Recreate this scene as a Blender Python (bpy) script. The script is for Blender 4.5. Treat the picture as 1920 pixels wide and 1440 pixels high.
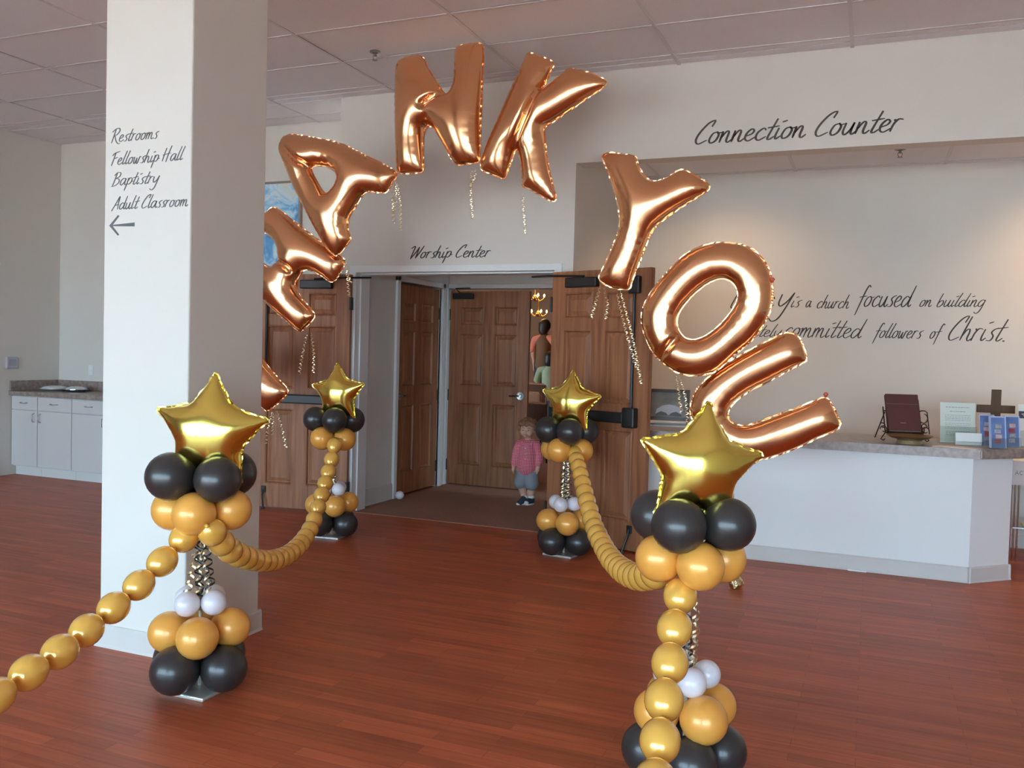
import bpy, bmesh, math, random
import numpy as np
from mathutils import Vector, Matrix
from mathutils.geometry import delaunay_2d_cdt

for o in list(bpy.data.objects):
    bpy.data.objects.remove(o, do_unlink=True)
scene = bpy.context.scene
COL = scene.collection
random.seed(7)
pi = math.pi

# ---------------------------------------------------------------- camera
PITCH, ROLL, YAW, EYE = math.radians(1.98), math.radians(1.56), math.radians(22.23), 1.45
cy, sy = math.cos(YAW), math.sin(YAW)
right0, fwd0, up0 = Vector((cy, sy, 0)), Vector((-sy, cy, 0)), Vector((0, 0, 1))
fwd = fwd0 * math.cos(PITCH) - up0 * math.sin(PITCH)
upc = up0 * math.cos(PITCH) + fwd0 * math.sin(PITCH)
rgt = right0 * math.cos(ROLL) + upc * math.sin(ROLL)
upv = -right0 * math.sin(ROLL) + upc * math.cos(ROLL)
cam_data = bpy.data.cameras.new('camera')
cam_data.sensor_width = 36.0
cam_data.lens = 36.0 * 1646.0 / 1920.0
cam_data.clip_end = 200
cam = bpy.data.objects.new('camera', cam_data)
COL.objects.link(cam)
m = Matrix.Identity(4)
for i in range(3):
    m[i][0], m[i][1], m[i][2] = rgt[i], upv[i], -fwd[i]
m[2][3] = EYE
cam.matrix_world = m
scene.camera = cam

# ---------------------------------------------------------------- daylight
SKY = 15.8
world = bpy.data.worlds.new('sky')
scene.world = world
world.use_nodes = True
bg = world.node_tree.nodes['Background']
bg.inputs[0].default_value = (0.54, 0.80, 1.0, 1)
bg.inputs[1].default_value = SKY
WINDOWS = [(-9.4, -7.8), (-7.6, -6.0), (-5.8, -4.2), (-4.0, -2.4), (-2.2, -0.6), (-0.4, 1.2), (1.4, 3.0), (3.2, 4.5)]   # bays of the glazed entrance wall behind the camera
WIN_Z = (0.12, 2.75)
REAR_Y = -3.6
for i, (x0, x1) in enumerate(WINDOWS):
    ld = bpy.data.lights.new('daylight_portal', 'AREA')
    ld.shape = 'RECTANGLE'
    ld.size, ld.size_y = x1 - x0, WIN_Z[1] - WIN_Z[0]
    ld.cycles.is_portal = True
    lo = bpy.data.objects.new('daylight_portal', ld)
    lo.location = ((x0 + x1) / 2, REAR_Y - 0.14, sum(WIN_Z) / 2)
    lo.rotation_euler = (pi / 2, 0, 0)
    COL.objects.link(lo)

sd = bpy.data.lights.new('sun', 'SUN')
sd.energy = 165.0
sd.angle = math.radians(0.53)
sd.color = (1.0, 0.95, 0.88)
so_sun = bpy.data.objects.new('sun', sd)
so_sun.rotation_euler = (math.radians(33), 0, math.radians(-12))     # high over the forecourt: its patches fall on the floor just inside the windows
COL.objects.link(so_sun)
scene.view_settings.view_transform = 'Standard'
scene.view_settings.look = 'None'
scene.view_settings.exposure = -0.03
scene.view_settings.gamma = 1.0
scene.view_settings.use_curve_mapping = False
scene.cycles.max_bounces = 10
scene.cycles.diffuse_bounces = 6

# ---------------------------------------------------------------- traced layout, metres in the room's own axes
LETTER_OUTLINES = {
    'N': ([(-3.296, 3.543), (-3.262, 3.573), (-3.2, 3.583), (-3.123, 3.584), (-3.068, 3.554), (-3.036, 3.49), (-2.965, 3.39), (-2.91, 3.311), (-2.871, 3.282), (-2.834, 3.285), (-2.81, 3.329), (-2.804, 3.435), (-2.804, 3.554), (-2.794, 3.599), (-2.747, 3.611), (-2.673, 3.611), (-2.608, 3.601), (-2.585, 3.57), (-2.58, 3.492), (-2.584, 3.322), (-2.588, 3.166), (-2.591, 3.009), (-2.591, 2.851), (-2.592, 2.792), (-2.628, 2.778), (-2.694, 2.778), (-2.753, 2.771), (-2.79, 2.79), (-2.829, 2.845), (-2.9, 2.95), (-2.963, 3.041), (-3.009, 3.072), (-3.04, 3.067), (-3.059, 3.028), (-3.059, 2.934), (-3.053, 2.825), (-3.057, 2.751), (-3.1, 2.744), (-3.178, 2.744), (-3.233, 2.745), (-3.265, 2.762), (-3.277, 2.81), (-3.284, 2.948), (-3.29, 3.112), (-3.293, 3.318), (-3.299, 3.468)],
          None),
    'A': ([(-4.264, 3.025), (-4.238, 3.06), (-4.177, 3.077), (-4.073, 3.061), (-3.952, 3.036), (-3.833, 3.011), (-3.715, 2.975), (-3.598, 2.919), (-3.499, 2.872), (-3.402, 2.829), (-3.321, 2.785), (-3.272, 2.753), (-3.269, 2.721), (-3.295, 2.688), (-3.333, 2.628), (-3.364, 2.608), (-3.428, 2.614), (-3.493, 2.62), (-3.533, 2.609), (-3.581, 2.548), (-3.629, 2.48), (-3.66, 2.432), (-3.668, 2.39), (-3.658, 2.326), (-3.64, 2.29), (-3.648, 2.255), (-3.696, 2.2), (-3.737, 2.161), (-3.77, 2.152), (-3.813, 2.181), (-3.865, 2.246), (-3.927, 2.34), (-3.998, 2.45), (-4.079, 2.582), (-4.142, 2.686), (-4.197, 2.804), (-4.243, 2.894), (-4.275, 2.975)],
          [(-3.984, 2.814), (-3.956, 2.831), (-3.905, 2.827), (-3.837, 2.811), (-3.777, 2.775), (-3.756, 2.739), (-3.759, 2.703), (-3.799, 2.649), (-3.832, 2.621), (-3.866, 2.623), (-3.901, 2.661), (-3.945, 2.727), (-3.977, 2.778)]),
    'K': ([(-2.258, 3.513), (-2.174, 3.483), (-2.077, 3.431), (-2.087, 3.398), (-2.121, 3.319), (-2.157, 3.255), (-2.14, 3.257), (-2.086, 3.297), (-2.02, 3.347), (-1.967, 3.383), (-1.9, 3.367), (-1.807, 3.334), (-1.727, 3.295), (-1.706, 3.271), (-1.726, 3.239), (-1.803, 3.196), (-1.893, 3.141), (-1.985, 3.086), (-2.078, 3.03), (-2.125, 3.001), (-2.128, 2.95), (-2.114, 2.847), (-2.089, 2.719), (-2.058, 2.602), (-2.035, 2.525), (-2.042, 2.499), (-2.069, 2.503), (-2.146, 2.542), (-2.23, 2.591), (-2.275, 2.606), (-2.277, 2.651), (-2.286, 2.729), (-2.299, 2.801), (-2.315, 2.854), (-2.329, 2.867), (-2.347, 2.836), (-2.369, 2.773), (-2.395, 2.703), (-2.413, 2.664), (-2.444, 2.675), (-2.531, 2.71), (-2.583, 2.732), (-2.591, 2.772), (-2.572, 2.85), (-2.524, 2.965), (-2.457, 3.103), (-2.39, 3.253), (-2.324, 3.389), (-2.278, 3.493)],
          None),
    'Y': ([(-1.703, 2.77), (-1.684, 2.789), (-1.631, 2.789), (-1.568, 2.778), (-1.504, 2.768), (-1.478, 2.755), (-1.466, 2.713), (-1.438, 2.657), (-1.401, 2.614), (-1.364, 2.595), (-1.323, 2.595), (-1.273, 2.613), (-1.223, 2.64), (-1.194, 2.656), (-1.164, 2.657), (-1.113, 2.634), (-1.053, 2.597), (-1.003, 2.56), (-1.002, 2.531), (-1.03, 2.507), (-1.108, 2.461), (-1.205, 2.401), (-1.284, 2.344), (-1.334, 2.3), (-1.363, 2.255), (-1.392, 2.186), (-1.42, 2.105), (-1.454, 2.014), (-1.482, 1.933), (-1.492, 1.902), (-1.518, 1.894), (-1.571, 1.898), (-1.614, 1.908), (-1.657, 1.929), (-1.69, 1.95), (-1.699, 1.975), (-1.676, 2.027), (-1.641, 2.109), (-1.607, 2.19), (-1.578, 2.271), (-1.569, 2.332), (-1.577, 2.404), (-1.595, 2.476), (-1.624, 2.569), (-1.653, 2.652), (-1.682, 2.721)],
          None),
    'O': ([(-0.844, 2.178), (-0.767, 2.163), (-0.7, 2.127), (-0.641, 2.068), (-0.607, 2.005), (-0.588, 1.929), (-0.582, 1.842), (-0.593, 1.755), (-0.615, 1.698), (-0.654, 1.629), (-0.708, 1.561), (-0.783, 1.496), (-0.84, 1.439), (-0.905, 1.381), (-0.954, 1.359), (-1.021, 1.343), (-1.089, 1.344), (-1.159, 1.361), (-1.222, 1.398), (-1.276, 1.438), (-1.32, 1.486), (-1.357, 1.548), (-1.386, 1.617), (-1.401, 1.679), (-1.4, 1.749), (-1.37, 1.833), (-1.311, 1.923), (-1.233, 2.012), (-1.146, 2.1), (-1.057, 2.152), (-0.969, 2.177), (-0.903, 2.183)],
          [(-0.891, 1.958), (-0.858, 1.951), (-0.824, 1.931), (-0.8, 1.9), (-0.789, 1.864), (-0.791, 1.825), (-0.806, 1.787), (-0.837, 1.736), (-0.882, 1.68), (-0.93, 1.634), (-0.986, 1.594), (-1.032, 1.575), (-1.063, 1.569), (-1.107, 1.577), (-1.136, 1.6), (-1.161, 1.637), (-1.17, 1.685), (-1.161, 1.734), (-1.132, 1.785), (-1.087, 1.84), (-1.033, 1.891), (-0.977, 1.931), (-0.931, 1.951)]),
    'U': ([(-0.484, 1.625), (-0.436, 1.61), (-0.403, 1.565), (-0.382, 1.509), (-0.373, 1.468), (-0.384, 1.448), (-0.429, 1.422), (-0.506, 1.374), (-0.592, 1.321), (-0.687, 1.268), (-0.75, 1.223), (-0.798, 1.179), (-0.825, 1.136), (-0.832, 1.093), (-0.81, 1.056), (-0.768, 1.037), (-0.719, 1.036), (-0.663, 1.052), (-0.583, 1.089), (-0.497, 1.127), (-0.412, 1.164), (-0.343, 1.196), (-0.29, 1.223), (-0.256, 1.233), (-0.229, 1.214), (-0.196, 1.158), (-0.171, 1.103), (-0.163, 1.079), (-0.177, 1.046), (-0.214, 1.024), (-0.297, 0.982), (-0.388, 0.927), (-0.488, 0.879), (-0.59, 0.839), (-0.671, 0.823), (-0.753, 0.832), (-0.836, 0.864), (-0.922, 0.918), (-0.992, 0.982), (-1.045, 1.047), (-1.068, 1.106), (-1.062, 1.175), (-1.035, 1.245), (-0.986, 1.307), (-0.921, 1.368), (-0.84, 1.43), (-0.759, 1.483), (-0.672, 1.535), (-0.593, 1.578), (-0.531, 1.612)],
          None),
    'H': ([(-4.361, 2.54), (-4.319, 2.521), (-4.226, 2.459), (-4.1, 2.37), (-3.976, 2.289), (-3.87, 2.226), (-3.805, 2.178), (-3.749, 2.137), (-3.736, 2.11), (-3.747, 2.07), (-3.778, 2.017), (-3.808, 1.977), (-3.84, 1.96), (-3.872, 1.97), (-3.913, 1.998), (-3.978, 2.032), (-4.044, 2.053), (-4.093, 2.05), (-4.125, 2.02), (-4.149, 1.979), (-4.164, 1.938), (-4.155, 1.904), (-4.121, 1.856), (-4.071, 1.801), (-4.02, 1.747), (-3.988, 1.703), (-4.002, 1.672), (-4.042, 1.631), (-4.09, 1.589), (-4.115, 1.582), (-4.165, 1.609), (-4.25, 1.67), (-4.335, 1.731), (-4.413, 1.793), (-4.5, 1.863), (-4.587, 1.933), (-4.641, 1.982), (-4.659, 2.025), (-4.625, 2.074), (-4.574, 2.122), (-4.531, 2.142), (-4.479, 2.121), (-4.428, 2.089), (-4.385, 2.081), (-4.351, 2.091), (-4.314, 2.132), (-4.311, 2.187), (-4.325, 2.242), (-4.373, 2.299), (-4.424, 2.335), (-4.476, 2.371), (-4.52, 2.4), (-4.524, 2.428), (-4.478, 2.475), (-4.42, 2.511), (-4.39, 2.534)],
          None),
    'T': ([(-4.389, 0.95), (-4.316, 0.991), (-4.231, 1.052), (-4.188, 1.115), (-4.284, 1.208), (-4.417, 1.332), (-4.523, 1.449), (-4.518, 1.49), (-4.462, 1.528), (-4.444, 1.562), (-4.49, 1.634), (-4.571, 1.688), (-4.66, 1.657), (-4.906, 1.494), (-5.159, 1.327), (-5.227, 1.254), (-5.174, 1.177), (-5.091, 1.126), (-5.026, 1.147), (-4.826, 1.282), (-4.757, 1.29), (-4.632, 1.183), (-4.5, 1.057)],
          None),
}
GARLAND_PILLAR = [(-2.471, 2.847, 0.686), (-2.567, 3.06, 0.563), (-2.692, 3.337, 0.454), (-2.856, 3.701, 0.343), (-3.037, 4.102, 0.266), (-3.221, 4.508, 0.245), (-3.36, 4.816, 0.288), (-3.457, 5.032, 0.388), (-3.553, 5.245, 0.499), (-3.639, 5.435, 0.606), (-3.7, 5.571, 0.727)]
GARLAND_COUNTER = [(-1.932, 5.947, 0.752), (-1.801, 5.647, 0.681), (-1.681, 5.373, 0.601), (-1.561, 5.098, 0.533), (-1.443, 4.828, 0.477), (-1.312, 4.528, 0.455), (-1.166, 4.194, 0.454), (-1.011, 3.839, 0.489), (-0.842, 3.452, 0.563), (-0.688, 3.101, 0.675)]
LETTER_RIBBONS = {'A': [(-3.271, 2.667, -3.281, 2.376), (-3.244, 2.665, -3.217, 2.327), (-3.258, 2.678, -3.265, 2.453)], 'N': [(-2.625, 2.736, -2.627, 2.386), (-2.613, 2.736, -2.659, 2.611)], 'K': [(-2.257, 2.556, -2.248, 2.282)], 'Y': [(-1.684, 1.921, -1.736, 1.697), (-1.658, 1.903, -1.647, 1.698), (-1.544, 1.885, -1.395, 1.274), (-1.573, 1.875, -1.419, 1.378)], 'O': [(-1.151, 1.342, -1.116, 1.106), (-1.144, 1.342, -1.079, 1.046)], 'H': [(-3.716, 2.142, -3.695, 1.845), (-3.725, 2.142, -3.674, 1.949), (-4.025, 1.575, -4.111, 1.244), (-4.01, 1.575, -3.959, 1.258)], 'T': [(-4.325, 0.944, -4.365, 0.69), (-4.284, 0.955, -4.172, 0.669), (-4.305, 0.945, -4.291, 0.766)], 'U': []}
LETTER_FOLDS = {'K': [[(-2.157, 3.255), (-2.231, 3.073), (-2.329, 2.867)]], 'A': [[(-4.246, 3.009), (-4.086, 2.87), (-3.981, 2.818)]], 'O': [[(-1.136, 1.6), (-1.206, 1.523), (-1.276, 1.438)]], 'N': [[(-2.871, 3.282), (-2.946, 3.248), (-3.005, 3.199)]], 'H': [[(-4.314, 2.132), (-4.234, 2.09), (-4.175, 2.048)]]}
NICHE_WORDS = [('Legac', -1.189, -0.811, 1.916, 0.095), ('y', -0.861, -0.645, 1.917, 0.122), ('is', -0.668, -0.579, 1.922, 0.06), ('a', -0.548, -0.504, 1.923, 0.055), ('church', -0.455, -0.197, 1.915, 0.06), ('focused', -0.151, 0.321, 1.93, 0.091), ('on', 0.353, 0.441, 1.932, 0.057), ('building', 0.481, 0.835, 1.933, 0.057), ('completely', -1.265, -0.739, 1.66, 0.058), ('committed', -0.716, -0.048, 1.662, 0.084), ('followers', -0.002, 0.391, 1.668, 0.063), ('of', 0.439, 0.547, 1.669, 0.062), ('Christ.', 0.579, 1.009, 1.657, 0.101)]

# ---------------------------------------------------------------- materials
MATS = {}


def mat(name, color, rough=0.6, metal=0.0, noise=None, bump=None, coat=0.0, spec=0.5, emit=None, sheen=0.0, sub=0.0):
    """Principled material; noise = (scale, amount, second colour), bump = (scale, strength)."""
    if name in MATS:
        return MATS[name]
    M = bpy.data.materials.new(name)
    M.use_nodes = True
    nt = M.node_tree
    b = nt.nodes['Principled BSDF']
    b.inputs['Base Color'].default_value = (*color, 1)
    b.inputs['Roughness'].default_value = rough
    b.inputs['Metallic'].default_value = metal
    b.inputs['Specular IOR Level'].default_value = spec
    b.inputs['Coat Weight'].default_value = coat
    b.inputs['Coat Roughness'].default_value = 0.08
    if sub:
        b.inputs['Subsurface Weight'].default_value = sub
        b.inputs['Subsurface Scale'].default_value = 0.02
        b.inputs['Subsurface Radius'].default_value = (1, 0.5, 0.25)
    if emit:
        b.inputs['Emission Color'].default_value = (*emit[0], 1)
        b.inputs['Emission Strength'].default_value = emit[1]
    tc = nt.nodes.new('ShaderNodeTexCoord')
    if noise:
        n = nt.nodes.new('ShaderNodeTexNoise')
        n.inputs['Scale'].default_value = noise[0]
        n.inputs['Detail'].default_value = 5
        nt.links.new(tc.outputs['Object'], n.inputs['Vector'])
        r = nt.nodes.new('ShaderNodeMapRange')
        r.inputs['From Min'].default_value, r.inputs['From Max'].default_value = 0.35, 0.65
        r.inputs['To Max'].default_value = noise[1]
        nt.links.new(n.outputs['Fac'], r.inputs['Value'])
        mx = nt.nodes.new('ShaderNodeMix')
        mx.data_type = 'RGBA'
        mx.inputs['A'].default_value = (*color, 1)
        mx.inputs['B'].default_value = (*noise[2], 1)
        nt.links.new(r.outputs['Result'], mx.inputs['Factor'])
        nt.links.new(mx.outputs['Result'], b.inputs['Base Color'])
    if bump:
        n2 = nt.nodes.new('ShaderNodeTexNoise')
        n2.inputs['Scale'].default_value = bump[0]
        n2.inputs['Detail'].default_value = 3
        nt.links.new(tc.outputs['Object'], n2.inputs['Vector'])
        bp = nt.nodes.new('ShaderNodeBump')
        bp.inputs['Strength'].default_value = bump[1]
        bp.inputs['Distance'].default_value = 0.01
        nt.links.new(n2.outputs['Fac'], bp.inputs['Height'])
        nt.links.new(bp.outputs['Normal'], b.inputs['Normal'])
    MATS[name] = M
    return M


def wood_mat(name, c1, c2, stretch, rough, coat=0.0, strips=None):
    """Grain along one axis; strips = (row width, plank length) adds per-plank tone from a brick pattern."""
    M = bpy.data.materials.new(name)
    M.use_nodes = True
    nt = M.node_tree
    b = nt.nodes['Principled BSDF']
    b.inputs['Roughness'].default_value = rough
    b.inputs['Coat Weight'].default_value = coat
    b.inputs['Coat Roughness'].default_value = 0.2
    b.inputs['Specular IOR Level'].default_value = 0.35
    tc = nt.nodes.new('ShaderNodeTexCoord')
    mp = nt.nodes.new('ShaderNodeMapping')
    mp.inputs['Scale'].default_value = stretch
    nt.links.new(tc.outputs['Object'], mp.inputs['Vector'])
    n = nt.nodes.new('ShaderNodeTexNoise')
    n.inputs['Scale'].default_value = 1.0
    n.inputs['Detail'].default_value = 6
    n.inputs['Distortion'].default_value = 0.6
    nt.links.new(mp.outputs['Vector'], n.inputs['Vector'])
    mr = nt.nodes.new('ShaderNodeMapRange')
    mr.inputs['From Min'].default_value, mr.inputs['From Max'].default_value = 0.3, 0.7
    nt.links.new(n.outputs['Fac'], mr.inputs['Value'])
    mx = nt.nodes.new('ShaderNodeMix')
    mx.data_type = 'RGBA'
    mx.inputs['A'].default_value = (*c1, 1)
    mx.inputs['B'].default_value = (*c2, 1)
    nt.links.new(mr.outputs['Result'], mx.inputs['Factor'])
    out = mx.outputs['Result']
    if strips:
        br = nt.nodes.new('ShaderNodeTexBrick')
        br.inputs['Scale'].default_value = 1.0
        br.inputs['Brick Width'].default_value = strips[1]
        br.inputs['Row Height'].default_value = strips[0]
        br.inputs['Mortar Size'].default_value = 0.0012
        br.inputs['Color1'].default_value = (0.80, 0.80, 0.80, 1)
        br.inputs['Color2'].default_value = (1.12, 1.12, 1.12, 1)
        br.inputs['Mortar'].default_value = (0.55, 0.55, 0.55, 1)
        br.offset = 0.37
        nt.links.new(tc.outputs['Object'], br.inputs['Vector'])
        ml = nt.nodes.new('ShaderNodeMix')
        ml.data_type = 'RGBA'
        ml.blend_type = 'MULTIPLY'
        ml.inputs['Factor'].default_value = 1.0
        nt.links.new(out, ml.inputs['A'])
        nt.links.new(br.outputs['Color'], ml.inputs['B'])
        out = ml.outputs['Result']
    nt.links.new(out, b.inputs['Base Color'])
    MATS[name] = M
    return M


PAINT = mat('wall_paint', (0.67, 0.642, 0.59), 0.75, noise=(3, 0.25, (0.64, 0.612, 0.56)), bump=(140, 0.05))
BASEB = mat('vinyl_base', (0.60, 0.56, 0.53), 0.5, noise=(6, 0.3, (0.55, 0.52, 0.49)))
TRIMW = mat('trim_white', (0.74, 0.75, 0.74), 0.45, noise=(8, 0.2, (0.70, 0.71, 0.70)))
TILE = mat('ceiling_tile', (0.80, 0.79, 0.81), 0.9, noise=(60, 0.3, (0.74, 0.73, 0.75)), bump=(160, 0.12))
TBAR = mat('ceiling_grid', (0.70, 0.68, 0.69), 0.6, noise=(9, 0.2, (0.66, 0.64, 0.65)))
FLOORM = wood_mat('floor_wood', (0.33, 0.068, 0.025), (0.47, 0.112, 0.045), (2.2, 38, 1), 0.42, 0.0, strips=(0.066, 0.62))
CARPET = mat('carpet', (0.34, 0.17, 0.105), 0.95, noise=(70, 0.7, (0.26, 0.125, 0.078)), bump=(300, 0.5))
DOORW = wood_mat('door_wood', (0.20, 0.072, 0.030), (0.35, 0.145, 0.064), (30, 30, 1.6), 0.48, 0.0)
DARKM = mat('dark_hardware', (0.022, 0.020, 0.020), 0.42, 0.3, noise=(20, 0.3, (0.03, 0.027, 0.025)))
STEEL = mat('brushed_metal', (0.55, 0.55, 0.54), 0.3, 1.0, noise=(30, 0.2, (0.48, 0.48, 0.47)))
CHROME = mat('chrome', (0.75, 0.78, 0.82), 0.14, 1.0, noise=(12, 0.1, (0.7, 0.72, 0.76)))
CAB = mat('cabinet_laminate', (0.60, 0.58, 0.56), 0.5, noise=(5, 0.2, (0.57, 0.55, 0.53)))
STONE = mat('counter_laminate', (0.34, 0.27, 0.24), 0.28, noise=(26, 1.0, (0.20, 0.15, 0.13)))
COPPER = mat('copper_foil', (0.89, 0.47, 0.24), 0.20, 1.0, noise=(2.5, 0.25, (0.85, 0.43, 0.21)), bump=(9, 0.05))
GOLDF = mat('gold_foil', (0.90, 0.73, 0.17), 0.17, 1.0, noise=(3, 0.2, (0.86, 0.68, 0.14)), bump=(9, 0.05))
BLACKL = mat('black_latex', (0.026, 0.023, 0.023), 0.36, noise=(9, 0.3, (0.032, 0.029, 0.028)), coat=0.25)
GOLDL = mat('gold_latex', (0.84, 0.40, 0.075), 0.36, 0.15, noise=(12, 0.3, (0.80, 0.36, 0.06)), coat=0.45, sub=0.12)
BEADL = mat('pearl_gold_latex', (0.90, 0.51, 0.095), 0.26, 0.30, noise=(12, 0.3, (0.86, 0.47, 0.08)), coat=1.0)
WHITEL = mat('white_latex', (0.78, 0.75, 0.80), 0.28, noise=(10, 0.3, (0.74, 0.71, 0.76)), coat=0.5, sub=0.25)
RIBG = mat('gold_ribbon', (0.85, 0.70, 0.42), 0.22, 0.85, noise=(40, 0.3, (0.78, 0.62, 0.34)))
RIBB = mat('black_ribbon', (0.03, 0.025, 0.022), 0.3, 0.2, noise=(40, 0.3, (0.05, 0.045, 0.04)))
INK = mat('vinyl_lettering', (0.045, 0.038, 0.032), 0.6, noise=(20, 0.2, (0.055, 0.048, 0.04)))
INKG = mat('vinyl_lettering_column', (0.10, 0.105, 0.11), 0.6, noise=(20, 0.2, (0.12, 0.12, 0.125)))
PAPER = mat('paper_white', (0.80, 0.80, 0.77), 0.7, noise=(20, 0.1, (0.77, 0.77, 0.74)))
FOILW = mat('silver_foil', (0.74, 0.73, 0.68), 0.3, 0.55, noise=(14, 0.4, (0.62, 0.60, 0.55)), bump=(40, 0.25))


# ---------------------------------------------------------------- mesh helpers
class MB:
    """Collects verts and faces; build() links them as one mesh object."""

    def __init__(self):
        self.v, self.f = [], []

    def add(self, vs, fs):
        n = len(self.v)
        self.v += [tuple(p) for p in vs]
        self.f += [tuple(i + n for i in f) for f in fs]
        return self

    def box(self, x0, x1, y0, y1, z0, z1):
        vs = [(x, y, z) for x in (x0, x1) for y in (y0, y1) for z in (z0, z1)]
        return self.add(vs, [(0, 1, 3, 2), (4, 6, 7, 5), (0, 4, 5, 1), (2, 3, 7, 6), (0, 2, 6, 4), (1, 5, 7, 3)])

    def cbox(self, x0, x1, y0, y1, z0, z1, c=0.006):
        """Box with chamfered edges."""
        bm = bmesh.new()
        bmesh.ops.create_cube(bm, size=1)
        for v in bm.verts:
            v.co = Vector(((x0 + x1) / 2 + v.co.x * (x1 - x0), (y0 + y1) / 2 + v.co.y * (y1 - y0), (z0 + z1) / 2 + v.co.z * (z1 - z0)))
        bmesh.ops.bevel(bm, geom=bm.edges[:], offset=c, segments=2, affect='EDGES', profile=0.5)
        bm.verts.index_update()
        self.add([v.co[:] for v in bm.verts], [[v.index for v in f.verts] for f in bm.faces])
        bm.free()
        return self

    def prism(self, pts, z0, z1):
        n = len(pts)
        self.add([(x, y, z0) for x, y in pts] + [(x, y, z1) for x, y in pts],
                 [tuple(range(n))[::-1], tuple(range(n, 2 * n))] + [(i, (i + 1) % n, n + (i + 1) % n, n + i) for i in range(n)])
        return self

    def tube(self, path, r, seg=8, closed=False, caps=True):
        path = [Vector(p) for p in path]
        n = len(path)
        rs = r if isinstance(r, (list, tuple)) else [r] * n
        vs, fs = [], []
        ref = None
        for i, p in enumerate(path):
            if closed:
                d = path[(i + 1) % n] - path[i - 1]
            else:
                d = path[min(i + 1, n - 1)] - path[max(i - 1, 0)]
            d.normalize()
            if ref is None:
                ref = Vector((0, 0, 1)) if abs(d.z) < 0.9 else Vector((1, 0, 0))
            a = d.cross(ref)
            if a.length < 1e-5:
                a = d.orthogonal()
            a.normalize()
            b = a.cross(d)
            b.normalize()
            ref = b
            for k in range(seg):
                t = 2 * pi * k / seg
                vs.append(p + (a * math.cos(t) + b * math.sin(t)) * rs[i])
        m_ = n if closed else n - 1
        for i in range(m_):
            for k in range(seg):
                j = (i + 1) % n
                fs.append((i * seg + k, i * seg + (k + 1) % seg, j * seg + (k + 1) % seg, j * seg + k))
        if caps and not closed:
            fs.append(tuple(range(seg))[::-1])
            fs.append(tuple((n - 1) * seg + k for k in range(seg)))
        return self.add(vs, fs)

    def lathe(self, prof, seg=24, center=(0, 0, 0), mtx=None):
        """Revolve (radius, height) pairs about z."""
        vs, fs = [], []
        n = len(prof)
        for r, z in prof:
            for k in range(seg):
                t = 2 * pi * k / seg
                vs.append(Vector((r * math.cos(t), r * math.sin(t), z)))
        for i in range(n - 1):
            for k in range(seg):
                fs.append((i * seg + k, i * seg + (k + 1) % seg, (i + 1) * seg + (k + 1) % seg, (i + 1) * seg + k))
        if prof[0][0] > 1e-6:
            fs.append(tuple(range(seg))[::-1])
        if prof[-1][0] > 1e-6:
            fs.append(tuple((n - 1) * seg + k for k in range(seg)))
        c = Vector(center)
        vs = [(mtx @ v if mtx else v) + c for v in vs]
        return self.add(vs, fs)

    def ball(self, c, r, seg=16, rings=10, scale=(1, 1, 1)):
        prof = [(max(1e-4, r * math.sin(pi * i / rings)), -r * math.cos(pi * i / rings)) for i in range(rings + 1)]
        return self.lathe(prof, seg, c, Matrix.Diagonal(scale))

    def mesh(self, name):
        me = bpy.data.meshes.new(name)
        me.from_pydata(self.v, [], self.f)
        bm = bmesh.new()
        bm.from_mesh(me)
        bmesh.ops.remove_doubles(bm, verts=bm.verts[:], dist=2e-5)
        bmesh.ops.recalc_face_normals(bm, faces=bm.faces[:])
        bm.to_mesh(me)
        bm.free()
        return me

    def build(self, name, material, parent=None, smooth=False):
        return obj(name, self.mesh(name), material, parent, smooth)


def obj(name, me, material=None, parent=None, smooth=False):
    if material is not None and not me.materials:
        me.materials.append(material)
    if smooth:
        for p in me.polygons:
            p.use_smooth = True
        if smooth == 'auto':
            bm = bmesh.new()
            bm.from_mesh(me)
            for e in bm.edges:
                if len(e.link_faces) == 2 and e.calc_face_angle(0) > 0.7:
                    e.smooth = False
            bm.to_mesh(me)
            bm.free()
    o = bpy.data.objects.new(name, me)
    COL.objects.link(o)
    o.parent = parent
    return o


def thing(name, label, cat, loc=(0, 0, 0), rz=0.0, group=None):
    o = bpy.data.objects.new(name, None)
    COL.objects.link(o)
    o.empty_display_size = 0.05
    o.location = loc
    o.rotation_euler = (0, 0, rz)
    return tag(o, label, cat, group)


def tag(o, label, cat=None, group=None):
    o['label'] = label
    if cat:
        o['category'] = cat
    if group:
        o['group'] = group
    return o


def struct(o, label=None):
    o['kind'] = 'structure'
    if label:
        o['label'] = label
    return o


def catmull(pts, n=8, closed=False):
    P = [Vector(p) for p in pts]
    N = len(P)
    out = []
    rng = N if closed else N - 1
    for i in range(rng):
        p1, p2 = P[i], P[(i + 1) % N]
        p0 = P[i - 1] if (closed or i > 0) else p1 + (p1 - p2)
        p3 = P[(i + 2) % N] if (closed or i + 2 < N) else p2 + (p2 - p1)
        for k in range(n):
            t = k / n
            out.append(0.5 * ((2 * p1) + (p2 - p0) * t + (2 * p0 - 5 * p1 + 4 * p2 - p3) * t * t + (3 * p1 - p0 - 3 * p2 + p3) * t ** 3))
    if not closed:
        out.append(P[-1])
    return out


def resample(pts, step, closed=False):
    P = [Vector(p) for p in pts]
    if closed:
        P.append(P[0])
    L = [0]
    for a, b in zip(P, P[1:]):
        L.append(L[-1] + (b - a).length)
    n = max(3, int(round(L[-1] / step)))
    out, j = [], 0
    for i in range(n if closed else n + 1):
        s = L[-1] * i / n
        while j < len(L) - 2 and L[j + 1] < s:
            j += 1
        seg = L[j + 1] - L[j]
        out.append(P[j].lerp(P[j + 1], (s - L[j]) / seg if seg else 0))
    return out


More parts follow.
